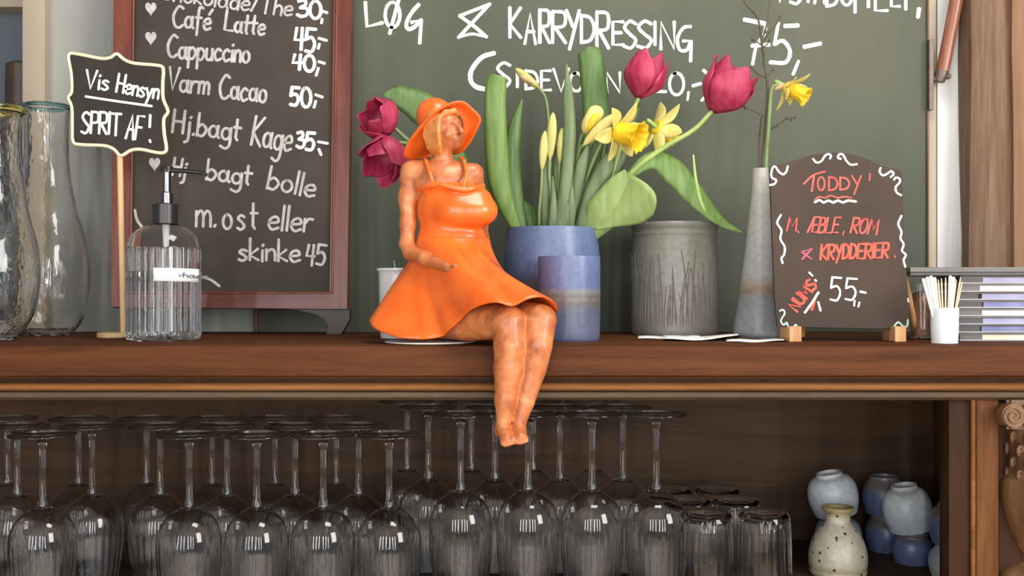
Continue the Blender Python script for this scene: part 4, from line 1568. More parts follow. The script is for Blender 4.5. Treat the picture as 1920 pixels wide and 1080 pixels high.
# disc cases
Yk = 1.40
px_m = FPX / Yk
ins = ['cd_cream', 'cd_blue', 'cd_lav', 'cd_white', 'cd_blue', 'cd_lav', 'cd_white', 'cd_lav', 'cd_lav']
zc = TOP + .0003
names = {0: 'lowest, with a cream paper insert', 1: 'second from the bottom, with a blue insert', 2: 'third from the bottom, with a lavender insert',
         3: 'fourth from the bottom, with a white insert', 4: 'fifth from the bottom, with a blue insert', 5: 'fourth from the top, with a lavender insert',
         6: 'third from the top, with a white insert', 7: 'second from the top, with a lavender insert'}
hgt = (TOP + (zpx(517, Yk) - TOP) - zc) / 8
for i in range(8):
    x0 = P(1797 + rp.uniform(-4, 5), 0, Yk).x
    y0 = Yk + rp.uniform(0, .004)
    h = hgt - .0006
    t = thing('disc_case', (x0 + .07, y0 + .06, zc), 'clear plastic disc case ' + names[i] + ' of its stack', 'disc case', 'disc cases at the right end')
    MB().box((x0, y0, zc), (x0 + .142, y0 + .125, zc + h * .2), bev=.0004).build('base_shell', M['cd_clear'], t, None)
    MB().box((x0 + .001, y0 + .001, zc + h * .2), (x0 + .028 + rp.uniform(-.004, .006), y0 + .124, zc + h * .82), bev=.0003).build('tray', M['cd_dark'] if i % 3 else M['cd_case'], t, None)
    xa = x0 + .028 + rp.uniform(-.004, .006)
    MB().box((xa, y0 + .0012, zc + h * .2), (x0 + .141, y0 + .124, zc + h * .82)).build('paper_insert', M[ins[i]], t, None)
    MB().box((x0, y0, zc + h * .82), (x0 + .142, y0 + .125, zc + h), bev=.0004).build('lid', M['cd_case'], t, None)
    zc += hgt
t = thing('disc_case', (P(1830, 0, Yk).x, Yk + .06, zc), 'wide dark flat case lying across the top of the disc stack', 'disc case')
x0, x1 = P(1706, 0, Yk).x, P(1706, 0, Yk).x + .19
MB().box((x0, Yk - .002, zc), (x1, Yk + .13, zc + .0042), bev=.0006).build('base_shell', M['cd_dark'], t, None)
MB().box((x0, Yk - .002, zc + .0046), (x1, Yk + .13, zc + .0112), bev=.0008).build('lid', M['cd_case'], t, None)

# ------------------------------------------------------------------ strut with iron plate at the right of the board
st = thing('wall_strut', (P(1752, 0, 1.69).x, 1.69, P(0, 205, 1.69).z), 'polished brown wooden strut with iron end fitting beside the green chalkboard', 'strut')
mb = MB()
a, b = P(1741.5, 206, 1.685), P(1750, 74, 1.685)
MB().box((a.x, 1.683, a.z), (b.x, 1.7005, b.z), bev=.001).build('hinge_plate', M['iron'], st, None)
mb.tube([P(1767, 134, 1.685), P(1772, 110, 1.684), P(1793, 0, 1.68), P(1803, -52, 1.678)], .0102, 18)
mb.build('rod', M['rod'], st, 60)
mb = MB()
q = P(1764, 143, 1.686)
mb.tube([P(1767, 132, 1.685), P(1765, 138, 1.685), P(1760, 153, 1.686)], [.0095, .0105, .0085], 14)
mb.tube([P(1750, 150, 1.687), P(1762, 145, 1.686), P(1778, 143, 1.686)], [.005, .005, .0042], 12)
mb.ball(P(1777, 143, 1.686), .0052, 12)
mb.build('end_fitting', M['iron'], st, 60)

# ------------------------------------------------------------------ seated ceramic figure
def Fg(px, py, dy, base=1.375):
    """figure point: dy in mm from the torso's plane, minus is nearer"""
    return P(px, py, base + dy / 1000.0)


k_ = 1.375 / FPX
fg = thing('figurine', (P(800, 0, 1.37).x, 1.37, TOP), 'orange glazed ceramic woman in a sun hat sitting on the worktop edge', 'figurine')
lo = (P(690, 0, 1.45).x, 1.215, EYE - .215)
hi = (P(1060, 0, 1.40).x, 1.455, EYE + .265)
B = Blob(lo, hi, .0017)
# trunk, shoulders, neck
B.ell(Fg(828, 345, 2), (60 * k_, .026, 46 * k_), .008)
B.ell(Fg(842, 430, 2), (52 * k_, .026, 70 * k_), .010)
B.ell(Fg(840, 560, 5), (80 * k_, .040, 50 * k_), .012)
B.cone(Fg(778, 322, 4), Fg(886, 326, 4), 21 * k_, 19 * k_, .010)
B.cone(Fg(828, 318, 2), Fg(833, 276, -4), 19 * k_, 16 * k_, .007)
# head: turned and dipped to the right
ax_y = np.array([.22, .04, -.97])
ax_y /= np.linalg.norm(ax_y)               # crown -> chin
fw = np.array([.72, -.68, -.12])
fw -= ax_y * (fw @ ax_y)
fw /= np.linalg.norm(fw)                   # facing direction
sd = np.cross(ax_y, fw)
RH = np.stack([sd, fw, ax_y], 1)
hc = np.array(Fg(834, 244, -6))


def HP(s, f, d):
    """point on the head: sideways, forward, down (mm)"""
    return hc + (sd * s + fw * f + ax_y * d) / 1000.0


B.ell(hc, (.0205, .0235, .0275), .004, RH)
B.ell(HP(0, 4, 13), (.0155, .0165, .0140), .006, RH)
B.cone(HP(0, 15.5, 22), HP(0, 16, 23), .005, .0045, .006)                                # chin
B.cone(HP(0, 22.5, -5), HP(0, 29.5, 8.5), .0024, .0040, .0030)                            # nose
B.cone(HP(-3, 24, 8.5), HP(3, 24, 8.5), .0024, .0024, .0025)                            # nostrils
for s_ in (-1, 1):
    B.ell(HP(8.3 * s_, 21.5, -1.5), (.0052, .0040, .0036), .003, RH, sub=True)           # eye sockets
    B.ell(HP(8.2 * s_, 18.8, -1.0), (.0036, .0030, .0026), .0012, RH)                    # eyes
    B.cone(HP(4 * s_, 23.4, -6), HP(13 * s_, 18.8, -5.2), .0016, .0013, .0025)           # brows
    B.ell(HP(10.5 * s_, 17, 8), (.0052, .0050, .0055), .005, RH)                         # cheeks
    B.ell(HP(20 * s_, 0, 2), (.0024, .0045, .0068), .0025, RH)                           # ears
B.cone(HP(-5, 21.5, 15), HP(5, 21.5, 15), .0021, .0021, .002)                            # lips
B.cone(HP(-4, 21, 17.8), HP(4, 21, 17.8), .0023, .0023, .0014)
# near arm: hangs down, forearm laid across the lap
B.chain([Fg(770, 322, 4), Fg(764, 372, 0), Fg(765, 420, -2), Fg(763, 458, -4), Fg(771, 474, -12)], [20 * k_, 16.5 * k_, 14.5 * k_, 13.5 * k_, 13.5 * k_], .006)
wr = Fg(838, 502, -66)
B.chain([Fg(769, 473, -12), Fg(798, 485, -42), wr], [14 * k_, 13.5 * k_, 9.5 * k_], .005)
pal = Fg(858, 512, -72)
B.cone(wr, pal, 9 * k_, 9.5 * k_, .003)
for i, (ex, ey, mx, my, ln) in enumerate(((882, 514, 871, 510, 1), (886, 520, 873, 515.5, 1), (884, 526, 872, 521, 1), (879, 530.5, 869, 525, 1))):
    a0 = pal + Vector((.001, -.001, .004 - .0035 * i))
    B.chain([a0, Fg(mx, my, -77), Fg(ex, ey, -76)], [.0030, .0028, .0022], .0012)
B.chain([Fg(845, 500, -70), Fg(853, 499, -76), Fg(863, 502, -79)], [.0034, .0030, .0023], .0015)
# far arm goes down behind the trunk
B.chain([Fg(888, 326, 6), Fg(896, 365, 24), Fg(902, 415, 36), Fg(905, 450, 42)], [18 * k_, 15 * k_, 13 * k_, 12 * k_], .006)
B.chain([Fg(905, 450, 42), Fg(912, 530, 48), Fg(915, 590, 45)], [12 * k_, 10.5 * k_, 9 * k_], .005)
B.chain([Fg(915, 590, 45), Fg(918, 607, 38), Fg(922, 617, 26)], [9.5 * k_, 9 * k_, 5.5 * k_], .003)
# thighs
kn1, kn2 = P(953, 604, 1.270), P(1013, 600, 1.276)
B.chain([P(812, 590, 1.372), P(880, 600, 1.320), kn1], [44 * k_, 37 * k_, 29 * k_], .006)
B.chain([P(885, 585, 1.385), P(950, 594, 1.330), kn2], [44 * k_, 37 * k_, 28.5 * k_], .0012)
# lower legs
B.chain([kn1, P(956, 648, 1.264), P(954, 692, 1.266), P(948, 750, 1.264), P(945, 788, 1.262)], [29 * k_, 27.5 * k_, 26 * k_, 19 * k_, 13.5 * k_], .004)
B.chain([kn2, P(1007, 648, 1.268), P(1000, 692, 1.270), P(984, 755, 1.267), P(974, 790, 1.264)], [28.5 * k_, 26.5 * k_, 23 * k_, 16.5 * k_, 12.5 * k_], .0012)
# feet, toes down
for (hx, hy, hY), (tx, ty2, tY2), lat in (((942, 801, 1.268), (951, 826, 1.245), -1), ((972, 800, 1.270), (976, 822, 1.247), 1)):
    h = P(hx, hy, hY)
    tt = P(tx, ty2, tY2)
    B.cone(h, tt, 13 * k_, 11.5 * k_, .004)
    B.ell(P(hx - 5, hy + 6, hY + .006), (.0075, .0075, .0075), .003)
    for j in range(5):
        c0 = tt + Vector(((j - 2) * .0030, -.001, -.001 + .0008 * abs(j - 1)))
        c1 = c0 + Vector(((j - 2) * .0004 + .001, -.0075 + .0009 * abs(j - 1 if lat < 0 else j - 1), -.0035))
        B.cone(c0, c1, .0030 if j != 1 else .0034, .0023, .0012)
B.cut(lambda p: (TOP + .003) - p[..., 2] - 10 * np.clip(1.297 - p[..., 1], 0, 1))
bodyo = B.build('body', M['skin'], fg)
# hair
H = Blob(np.array(hc) - .06, np.array(hc) + .06, .0014)
H.ell(HP(0, -5, -4), (.0228, .0225, .0265), .003, RH)
H.ell(HP(14, -2, 6), (.0070, .010, .020), .004, RH)
for i in range(7):
    s0 = -21 + i * 1.2
    H.chain([HP(16 + .5 * i, 13 - 4 * i, -16), HP(20.5 + .3 * i, 10 - 4.2 * i, 2), HP(19.0, 5 - 3.6 * i, 18), HP(15 - i, -1 - 3 * i, 31)], [.0024, .0028, .0026, .0016], .0014)
H.chain([HP(-14, 15, -17), HP(-4, 20, -20), HP(8, 17, -19), HP(18, 8, -12)], [.0035, .004, .004, .003], .003)
H.build('hair', M['hair'], fg, 2)
# bodice
D = Blob((P(740, 0, 1.4).x, 1.30, EYE - .03), (P(960, 0, 1.4).x, 1.43, EYE + .20), .0016)
D.ell(Fg(842, 392, 0), (61 * k_, .033, 66 * k_), .006)
D.ell(Fg(848, 452, 0), (67 * k_, .035, 46 * k_), .010)
D.ell(Fg(852, 394, -25), (34 * k_, .0195, 29 * k_), .010)
D.ell(Fg(897, 396, -19), (36 * k_, .0215, 29 * k_), .010)
D.ell(Fg(876, 397, -27), (46 * k_, .0185, 27 * k_), .006)
D.ell(Fg(858, 368, -17), (60 * k_, .0185, 24 * k_), .012)
D.cut(lambda p: (p[..., 2] - (zpx(347, 1.36) + .0028 * np.sin((p[..., 0] - P(800, 0, 1.37).x) * 40))))
neck = [Fg(784, 356, -14), Fg(800, 350, -30), Fg(822, 345, -37), Fg(845, 351, -40), Fg(870, 356, -40), Fg(892, 352, -33), Fg(906, 347, -16)]
D.chain([np.array(x) for x in catmull(neck, 3)], [.0028] * 19, .003)
D.chain([Fg(812, 347, -34), Fg(806, 325, -28), Fg(799, 303, -14), Fg(796, 296, 4)], [.0034, .0028, .0026, .0026], .002)
D.chain([Fg(868, 353, -38), Fg(876, 326, -24), Fg(870, 302, -12), Fg(862, 295, 6)], [.0034, .0028, .0026, .0026], .002)
D.build('bodice', M['dress'], fg)
# skirt: lofted from the waist to a hem that rides over the knees
hem = [(1046, 582, 1.284), (1040, 568, 1.262), (1018, 557, 1.247), (990, 561, 1.240), (962, 574, 1.240), (935, 568, 1.240), (905, 572, 1.250), (875, 588, 1.268), (852, 612, 1.285), (826, 632, 1.300), (792, 637, 1.306),
       (752, 634, 1.312), (716, 624, 1.325), (692, 606, 1.352), (700, 604, 1.395), (735, 612, 1.43), (800, 618, 1.447), (880, 612, 1.44), (960, 600, 1.42), (1018, 592, 1.355), (1042, 588, 1.31)]
nS, nT = 132, 22
hemc = catmull([tuple(P(*h)) for h in hem], 12, True)
idxs = np.linspace(0, len(hemc), nS, endpoint=False)
hp = np.array([hemc[int(i)] for i in idxs])
wc = np.array(Fg(850, 446, 0))
wr_ = (66 * k_, .034)
# waist angles follow the direction of each hem point
hcen = np.array(P(868, 600, 1.35))
ang = np.unwrap(np.arctan2(hp[:, 1] - hcen[1], (hp[:, 0] - hcen[0]) * .8))
ua = np.linspace(ang[0], ang[0] + np.sign(ang[-1] - ang[0]) * 2 * PI, nS, endpoint=False)
ang = .5 * ang + .5 * ua
wp_ = np.stack([wc[0] + wr_[0] * np.cos(ang), wc[1] + wr_[1] * np.sin(ang), np.full(nS, wc[2])], 1)
mb = MB()
vs, fs = [], []
for j in range(nT + 1):
    t = j / nT
    for i in range(nS):
        rgt = max(0.0, math.cos(ang[i] + .25)) ** 1.0
        e = 1.0 + .75 * rgt
        hxy = wp_[i] + (hp[i] - wp_[i]) * (t ** e)
        vz = wp_[i][2] + (hp[i][2] - wp_[i][2]) * (t ** (1.0 - .12 * rgt))
        lf = max(0, -math.cos(ang[i]))
        rp_ = .0022 * (t ** 3) * math.sin(ang[i] * 15) * lf
        n2 = np.array([math.cos(ang[i]), math.sin(ang[i])])
        bul = .004 * math.sin(PI * t)
        vs.append((hxy[0] + n2[0] * (rp_ + bul), hxy[1] + n2[1] * (rp_ + bul), vz))
for j in range(nT):
    for i in range(nS):
        i2 = (i + 1) % nS
        fs.append((j * nS + i, j * nS + i2, (j + 1) * nS + i2, (j + 1) * nS + i))
mb.add(vs, fs)
sk = mb.build('skirt', M['dress'], fg, 180)
solid(sk, .0035, -1 if False else 0)
ss = sk.modifiers.new('soft', 'SUBSURF')
ss.levels = 1
ss.render_levels = 1
# seat pad
mb = MB()
mb.lathe([(.0001, .0003), (.056, .0003), (.0575, .0012), (.057, .0024), (.0001, .0028)], 56, (P(806, 0, 1.365).x, 1.365, TOP), cap=False)
mb.build('base_pad', M['felt'], fg, 40)
# hat crown and brim
Cw = Blob(np.array(hc) - np.array([.07, .05, .045]), np.array(hc) + np.array([.045, .06, .075]), .0016)
cc_ = np.array(Fg(817, 224, 14))
Cw.ell(cc_, (.0245, .0245, .0265), .004)
Cw.ell(np.array(Fg(812, 212, 16)), (.021, .021, .019), .006)
Cw.build('hat_crown', M['dress'], fg, 2)
brim_out = [(902, 222, -14), (893, 247, -8), (880, 270, 4), (862, 287, 14), (836, 290, 26), (800, 296, 30), (772, 300, 20), (757, 293, 8), (762, 272, -4), (780, 246, -14), (798, 226, -22), (820, 206, -28), (845, 193, -28), (868, 190, -24), (886, 203, -18)]
brim_in = [(867, 236, -2), (866, 252, 2), (858, 266, 8), (848, 276, 14), (832, 276, 20), (815, 274, 22), (805, 272, 18), (799, 266, 10), (798, 254, 2), (800, 242, -6), (808, 228, -10), (820, 216, -14), (838, 208, -14), (854, 212, -10), (864, 222, -6)]
bo = np.array(catmull([tuple(Fg(*p)) for p in brim_out], 6, True))
bi = np.array(catmull([tuple(Fg(*p)) for p in brim_in], 6, True))
mb = MB()
nb = len(bo)
vs, fs = [], []
for j in range(7):
    t = j / 6
    for i in range(nb):
        p = bi[i] + (bo[i] - bi[i]) * t
        p = p + np.array([0, .004 * math.sin(PI * t), 0])
        vs.append(tuple(p))
for j in range(6):
    for i in range(nb):
        i2 = (i + 1) % nb
        fs.append((j * nb + i, j * nb + i2, (j + 1) * nb + i2, (j + 1) * nb + i))
mb.add(vs, fs)
br = mb.build('hat_brim', M['dress'], fg, 180)
solid(br, .0036, 0)
s2 = br.modifiers.new('soft', 'SUBSURF')
s2.levels = 1
s2.render_levels = 1


# ------------------------------------------------------------------ flowers
def leaf(name, pts, widths, mat, parent, fold=.28, twist=None, thick=.0007, nx=7, ns=7):
    """pts (px,py,Y); widths in px; fold = how deep the blade is channelled; twist = degrees about its spine"""
    P3 = [np.array(P(*p)) for p in pts]
    c = [Vector(p) for p in catmull(P3, ns)]
    n = len(c)
    wv = np.interp(np.linspace(0, 1, n), np.linspace(0, 1, len(widths)), widths)
    tw = np.interp(np.linspace(0, 1, n), np.linspace(0, 1, len(twist)), twist) if twist else np.zeros(n)
    vs, fs = [], []
    for i in range(n):
        t = (c[min(i + 1, n - 1)] - c[max(i - 1, 0)]).normalized()
        sd_ = t.cross(Vector((0, 1, 0)))
        sd_ = sd_.normalized() if sd_.length > 1e-6 else Vector((1, 0, 0))
        nr = sd_.cross(t).normalized()
        R = Matrix.Rotation(math.radians(float(tw[i])), 3, t)
        sd_, nr = R @ sd_, R @ nr
        hw = wv[i] * .5 * c[i].y / FPX
        for k in range(nx):
            s = -1 + 2 * k / (nx - 1)
            vs.append(c[i] + sd_ * (s * hw) + nr * (fold * hw * (s * s)))
    for i in range(n - 1):
        for k in range(nx - 1):
            a = i * nx + k
            fs.append((a, a + 1, a + nx + 1, a + nx))
    mb = MB()
    mb.add(vs, fs)
    o = mb.build(name, mat, parent, 180, fix=False)
    solid(o, thick, 0)
    return o


def axis_M(base, tip, spin=0.0):
    z = (Vector(tip) - Vector(base)).normalized()
    q = z.to_track_quat('Z', 'Y').to_matrix().to_4x4()
    return Matrix.Translation(base) @ q @ Matrix.Rotation(spin, 4, 'Z')


def cup_petal(mat, parent, Mx, L, R, openr, half, rot, inner=False, tipbend=0.0, name='petal'):
    nu, nv = 11, 14
    vs, fs = [], []
    sc = .93 if inner else 1.0
    for i in range(nv + 1):
        v = i / nv
        r = R * sc * (.16 + .84 * math.sin(min(v / .52, 1) * PI / 2)) if v < .52 else R * sc * (1 + (openr - 1) * ((v - .52) / .48) ** 1.6)
        w = half * (math.sin(PI * min(1, (v * .86 + .14))) ** .55) if v < .99 else half * .22
        zz = L * (v - .03 * math.sin(PI * v))
        for k in range(nu):
            u = -1 + 2 * k / (nu - 1)
            a = rot + u * w
            lip = -.10 * L * (u * u) * v * v
            rr = r * (1 + .05 * u * u * (0 if inner else 1)) + tipbend * max(0, v - .8) * L
            ridge = .03 * R * (1 - abs(u)) * v
            vs.append(Mx @ Vector(((rr + ridge) * math.cos(a), (rr + ridge) * math.sin(a), zz + lip)))
    for i in range(nv):
        for k in range(nu - 1):
            a = i * nu + k
            fs.append((a, a + 1, a + nu + 1, a + nu))
    mb = MB()
    mb.add(vs, fs)
    o = mb.build(name, mat, parent, 180, fix=False)
    solid(o, .0009, 0)
    return o


def tulip_bloom(parent, base, tip, L, R, openr, spin=0.0, jitter=.0):
    Mx = axis_M(base, tip, spin)
    r = random.Random(int(spin * 100) + 7)
    for k in range(3):
        cup_petal(M['tulip_in'], parent, Mx, L * (1 + r.uniform(-jitter, jitter)), R, openr * .95, 1.02, k * 2 * PI / 3 + PI / 3, True)
    for k in range(3):
        cup_petal(M['tulip'], parent, Mx, L * (.95 + r.uniform(-jitter, jitter)), R, openr, 1.05, k * 2 * PI / 3, False, .12)


def stem(parent, pts, rad, mat):
    mb = MB()
    c = catmull([tuple(P(*p)) for p in pts], 6)
    if not isinstance(rad, (list, tuple)):
        rad = [rad, rad]
    rr = list(np.interp(np.linspace(0, 1, len(c)), np.linspace(0, 1, len(rad)), rad))
    mb.tube(c, rr, 10)
    return mb.build('stem', mat, parent, 60)


YP = 1.535
k15 = 1.53 / FPX
root = (P(1034, 0, YP).x, YP, TOP + .05)

t1 = thing('tulip', root, 'crimson tulip standing upright on the pale stem above the daffodils', 'flower')
tulip_bloom(t1, P(1196, 183, 1.53), P(1226, 95, 1.53), 88 * k15, 38 * k15, .8, .5, .03)
stem(t1, [(1100, 470, YP), (1122, 400, 1.535), (1150, 320, 1.535), (1176, 235, 1.532), (1197, 184, 1.53)], [.0035, .003, .0028], M['stem'])
leaf('leaf', [(1085, 440, 1.55), (1110, 330, 1.565), (1118, 220, 1.575), (1113, 150, 1.58), (1106, 100, 1.585), (1103, 88, 1.586)], [26, 44, 50, 50, 48, 44, 16], M['leaf_dark'], t1, .3)
leaf('leaf', [(1110, 440, 1.55), (1142, 340, 1.56), (1170, 260, 1.565), (1200, 195, 1.57)], [22, 36, 30, 4], M['leaf_dark'], t1, .3)

t2 = thing('tulip', root, 'large crimson tulip leaning out far to the right on a bare pale stem', 'flower')
tulip_bloom(t2, P(1335, 209, 1.50), P(1385, 128, 1.50), 98 * k15, 44 * k15, 1.02, 1.25, .08)
stem(t2, [(1085, 480, YP), (1130, 410, 1.525), (1178, 330, 1.515), (1240, 280, 1.508), (1300, 244, 1.503), (1337, 206, 1.50)], [.0042, .0042, .004, .0034, .003], M['stem'])
leaf('leaf', [(1095, 450, 1.52), (1130, 400, 1.50), (1160, 345, 1.49), (1172, 318, 1.487)], [30, 70, 40, 4], M['leaf_pale'], t2, .2)
leaf('leaf', [(1178, 330, 1.52), (1222, 300, 1.53), (1262, 318, 1.535), (1310, 370, 1.54), (1350, 412, 1.54), (1393, 437, 1.54)], [14, 34, 52, 46, 24, 2], M['leaf_tulip'], t2, .2, (0, -15, -25, -30))
# broad folded blade hanging over the pot's right rim
mb = MB()
vs, fs = [], []
Aed = catmull([(1108, 425), (1128, 392), (1148, 355), (1169, 318)], 5)
Bed = catmull([(1117, 430), (1158, 425), (1200, 419), (1224, 404)], 5)
nA, nB_ = len(Aed), 13
for i in range(nA):
    t = i / (nA - 1)
    for j in range(nB_):
        q = j / (nB_ - 1)
        x = Aed[i][0] * (1 - q) + Bed[i][0] * q + 26 * t * t * math.sin(PI * q ** 1.25)
        y = Aed[i][1] * (1 - q) + Bed[i][1] * q - 8 * t * t * math.sin(PI * q)
        vs.append(P(x, y, 1.518 - .040 * t * math.sin(PI * (.15 + .7 * q)) - .012 * q))
for i in range(nA - 1):
    for j in range(nB_ - 1):
        a = i * nB_ + j
        fs.append((a, a + 1, a + nB_ + 1, a + nB_))
mb.add(vs, fs)
solid(mb.build('leaf', M['leaf_pale'], t2, 180, fix=False), .0008, 0)
leaf('leaf', [(1300, 290, 1.5), (1304, 330, 1.5), (1312, 370, 1.5), (1322, 396, 1.5)], [3, 5, 6, 3], M['stem'], t2, .2)

t3 = thing('tulip', root, 'drooping crimson tulip left of the orange hat, its open cup facing left', 'flower')
tulip_bloom(t3, P(738, 238, 1.50), P(676, 202, 1.457), 66 * k15, 37 * k15, .85, 2.2, .1)
stem(t3, [(985, 470, YP), (968, 424, 1.53), (900, 340, 1.51), (820, 290, 1.50), (775, 270, 1.50), (738, 239, 1.50)], [.0036, .003, .0028], M['stem_dark'])
leaf('leaf', [(880, 330, 1.52), (830, 250, 1.52), (790, 200, 1.52), (745, 178, 1.52), (718, 178, 1.52)], [20, 50, 64, 44, 4], M['leaf_dark'], t3, .2, (0, 10, 20))
t4 = thing('tulip', root, 'lowest crimson tulip beside the orange hat, its cup hanging downwards', 'flower')
tulip_bloom(t4, P(744, 268, 1.49), P(695, 332, 1.452), 76 * k15, 38 * k15, 1.05, .2, .1)
stem(t4, [(990, 480, YP), (966, 424, 1.54), (890, 350, 1.535), (810, 296, 1.525), (775, 272, 1.505), (744, 267, 1.49)], [.0036, .003, .0028], M['stem_dark'])

# the tall curved tulip leaves on the left side of the pot
t5 = thing('tulip', root, 'flowerless tulip shoot with two tall leaves, at the left of the blue pot', 'plant')
leaf('leaf', [(975, 440, 1.51), (955, 398, 1.50), (936, 340, 1.49), (930, 270, 1.485), (928, 200, 1.48), (930, 160, 1.478), (934, 141, 1.476)], [14, 28, 42, 44, 40, 40, 30], M['leaf_tulip'], t5, .3)
leaf('leaf', [(982, 440, 1.53), (966, 380, 1.53), (958, 310, 1.53), (965, 240, 1.53), (979, 186, 1.53)], [22, 34, 38, 24, 3], M['leaf_dark'], t5, .35)
leaf('leaf', [(1000, 440, 1.54), (985, 400, 1.54), (972, 372, 1.54)], [40, 42, 6], M['leaf_dark'], t5, .3)


# daffodils
def tepal(parent, Mx, L, Wd, rot, tilt, mat, curve=.12, z0=0.0):
    nu, nv = 7, 10
    vs, fs = [], []
    for i in range(nv + 1):
        v = i / nv
        rho = L * v
        w = Wd * .5 * (math.sin(PI * min(1, v * .9 + .1)) ** .8) if v < 1 else Wd * .02
        for k in range(nu):
            u = -1 + 2 * k / (nu - 1)
            x = .0035 + rho * math.cos(tilt)
            z = z0 + rho * math.sin(tilt) + curve * L * math.sin(PI * v) * .6 + .22 * w * u * u
            y = u * w
            c, s = math.cos(rot), math.sin(rot)
            vs.append(Mx @ Vector((x * c - y * s, x * s + y * c, z)))
    for i in range(nv):
        for k in range(nu - 1):
            a = i * nu + k
            fs.append((a, a + 1, a + nu + 1, a + nu))
    mb = MB()
    mb.add(vs, fs)
    o = mb.build('tepal', mat, parent, 180, fix=False)
    solid(o, .0007, 0)
    return o


def daffodil_bloom(parent, base, tip, Lt, Wt, Lc, Rc, spin=0.0, tilts=None):
    Mx = axis_M(base, tip, spin)
    for k in range(6):
        tl = tilts[k] if tilts else .15
        tepal(parent, Mx, Lt * (1 if k % 2 else .94), Wt, k * PI / 3, tl, M['daff_petal'])
    mb = MB()
    prof = [(.35, 0), (.62, .08), (.66, .3), (.68, .6), (.78, .85), (1.0, 1.0)]
    pr = [(r * Rc, z * Lc) for r, z in [tuple(p) for p in catmull(prof, 3)]]
    mb.lathe(pr, 60, (0, 0, 0), rfun=lambda t, i, r, z: r * (1 + (.10 * math.cos(10 * t) * max(0, z / Lc - .55) * 2)), M=Mx, cap=False)
    o = mb.build('trumpet', M['daff_cup'], parent, 180, fix=False)
    solid(o, .0008, 0)
    mb = MB()
    mb.lathe([(.0001, -.018), (.0026, -.017), (.0034, -.012), (.0032, -.006), (.0036, -.002), (.0045, .001)], 16, (0, 0, 0), M=Mx, cap=False)
    mb.build('flower_base', M['stem'], parent, 60)


droot = (P(1050, 0, YP).x, YP, TOP + .05)
d1 = thing('daffodil', droot, 'open daffodil with its deep yellow trumpet pointing right', 'flower')
daffodil_bloom(d1, P(1155, 246, 1.49), P(1215, 262, 1.462), 58 * k15, 30 * k15, 52 * k15, 28 * k15, .35, (.5, .35, .1, -.1, .1, .4))
stem(d1, [(1070, 470, YP), (1085, 390, 1.53), (1105, 320, 1.515), (1128, 268, 1.50), (1146, 243, 1.492)], .0026, M['stem_dark'])
leaf('leaf', [(1065, 440, 1.525), (1085, 370, 1.52), (1110, 300, 1.52), (1128, 262, 1.52)], [26, 36, 34, 14], M['leaf_daff'], d1, .3)
leaf('leaf', [(1085, 440, 1.515), (1110, 370, 1.505), (1135, 315, 1.50), (1150, 280, 1.5)], [24, 34, 34, 8], M['leaf_daff'], d1, .3)
d2 = thing('daffodil', droot, 'open daffodil facing away to the right, behind the tulip stem', 'flower')
daffodil_bloom(d2, P(1228, 236, 1.54), P(1268, 268, 1.565), 60 * k15, 30 * k15, 44 * k15, 24 * k15, .2, (.1, .1, .1, .3, .3, .1))
stem(d2, [(1080, 470, YP), (1110, 380, 1.545), (1150, 300, 1.55), (1195, 246, 1.545), (1222, 232, 1.54)], .0026, M['stem_dark'])
leaf('leaf', [(1095, 440, 1.545), (1130, 360, 1.55), (1160, 300, 1.555), (1185, 262, 1.56)], [22, 30, 26, 4], M['leaf_daff'], d2, .3)


def closed_bloom(parent, base, tip, L, R, mat, name='bud', prof=None):
    Mx = axis_M(base, tip)
    prof = prof or [(.15, 0), (.55, .12), (.9, .35), (1, .55), (.85, .78), (.45, .94), (.05, 1)]
    pr = [(max(r, .01) * R, z * L) for r, z in [tuple(p) for p in catmull(prof, 3)]]
    mb = MB()
    mb.lathe(pr, 24, (0, 0, 0), rfun=lambda t, i, r, z: r * (1 + .08 * math.cos(3 * t)), M=Mx)
    return mb.build(name, mat, parent, 60)


d3 = thing('daffodil', droot, 'half-open yellow daffodil bud held above the slim slanting one', 'flower')
closed_bloom(d3, P(1095, 250, 1.515), P(1124, 201, 1.51), 57 * k15, 15 * k15, M['daff_petal'], prof=[(.2, 0), (.6, .1), (.9, .3), (1, .6), (.95, .82), (.6, .95), (.2, 1)])
closed_bloom(d3, P(1102, 246, 1.508), P(1122, 206, 1.504), 44 * k15, 8 * k15, M['daff_cup'], 'inner_petals')
stem(d3, [(1050, 470, YP), (1064, 400, 1.535), (1078, 310, 1.525), (1088, 262, 1.518), (1096, 246, 1.515)], .0025, M['stem_dark'])
leaf('leaf', [(1045, 440, 1.50), (1060, 350, 1.49), (1068, 260, 1.49), (1066, 185, 1.495), (1062, 120, 1.50)], [18, 24, 24, 20, 3], M['leaf_daff'], d3, .35)
d4 = thing('daffodil', droot, 'slim slanting yellow daffodil bud left of the open trumpet', 'flower')
closed_bloom(d4, P(1094, 272, 1.50), P(1153, 216, 1.49), 82 * k15, 10.5 * k15, M['daff_petal'])
stem(d4, [(1060, 470, YP), (1066, 400, 1.53), (1078, 320, 1.515), (1086, 282, 1.505), (1094, 272, 1.50)], .0025, M['stem_dark'])
leaf('leaf', [(1058, 440, 1.515), (1078, 360, 1.505), (1090, 310, 1.50), (1104, 268, 1.50)], [20, 26, 22, 3], M['leaf_daff'], d4, .3)
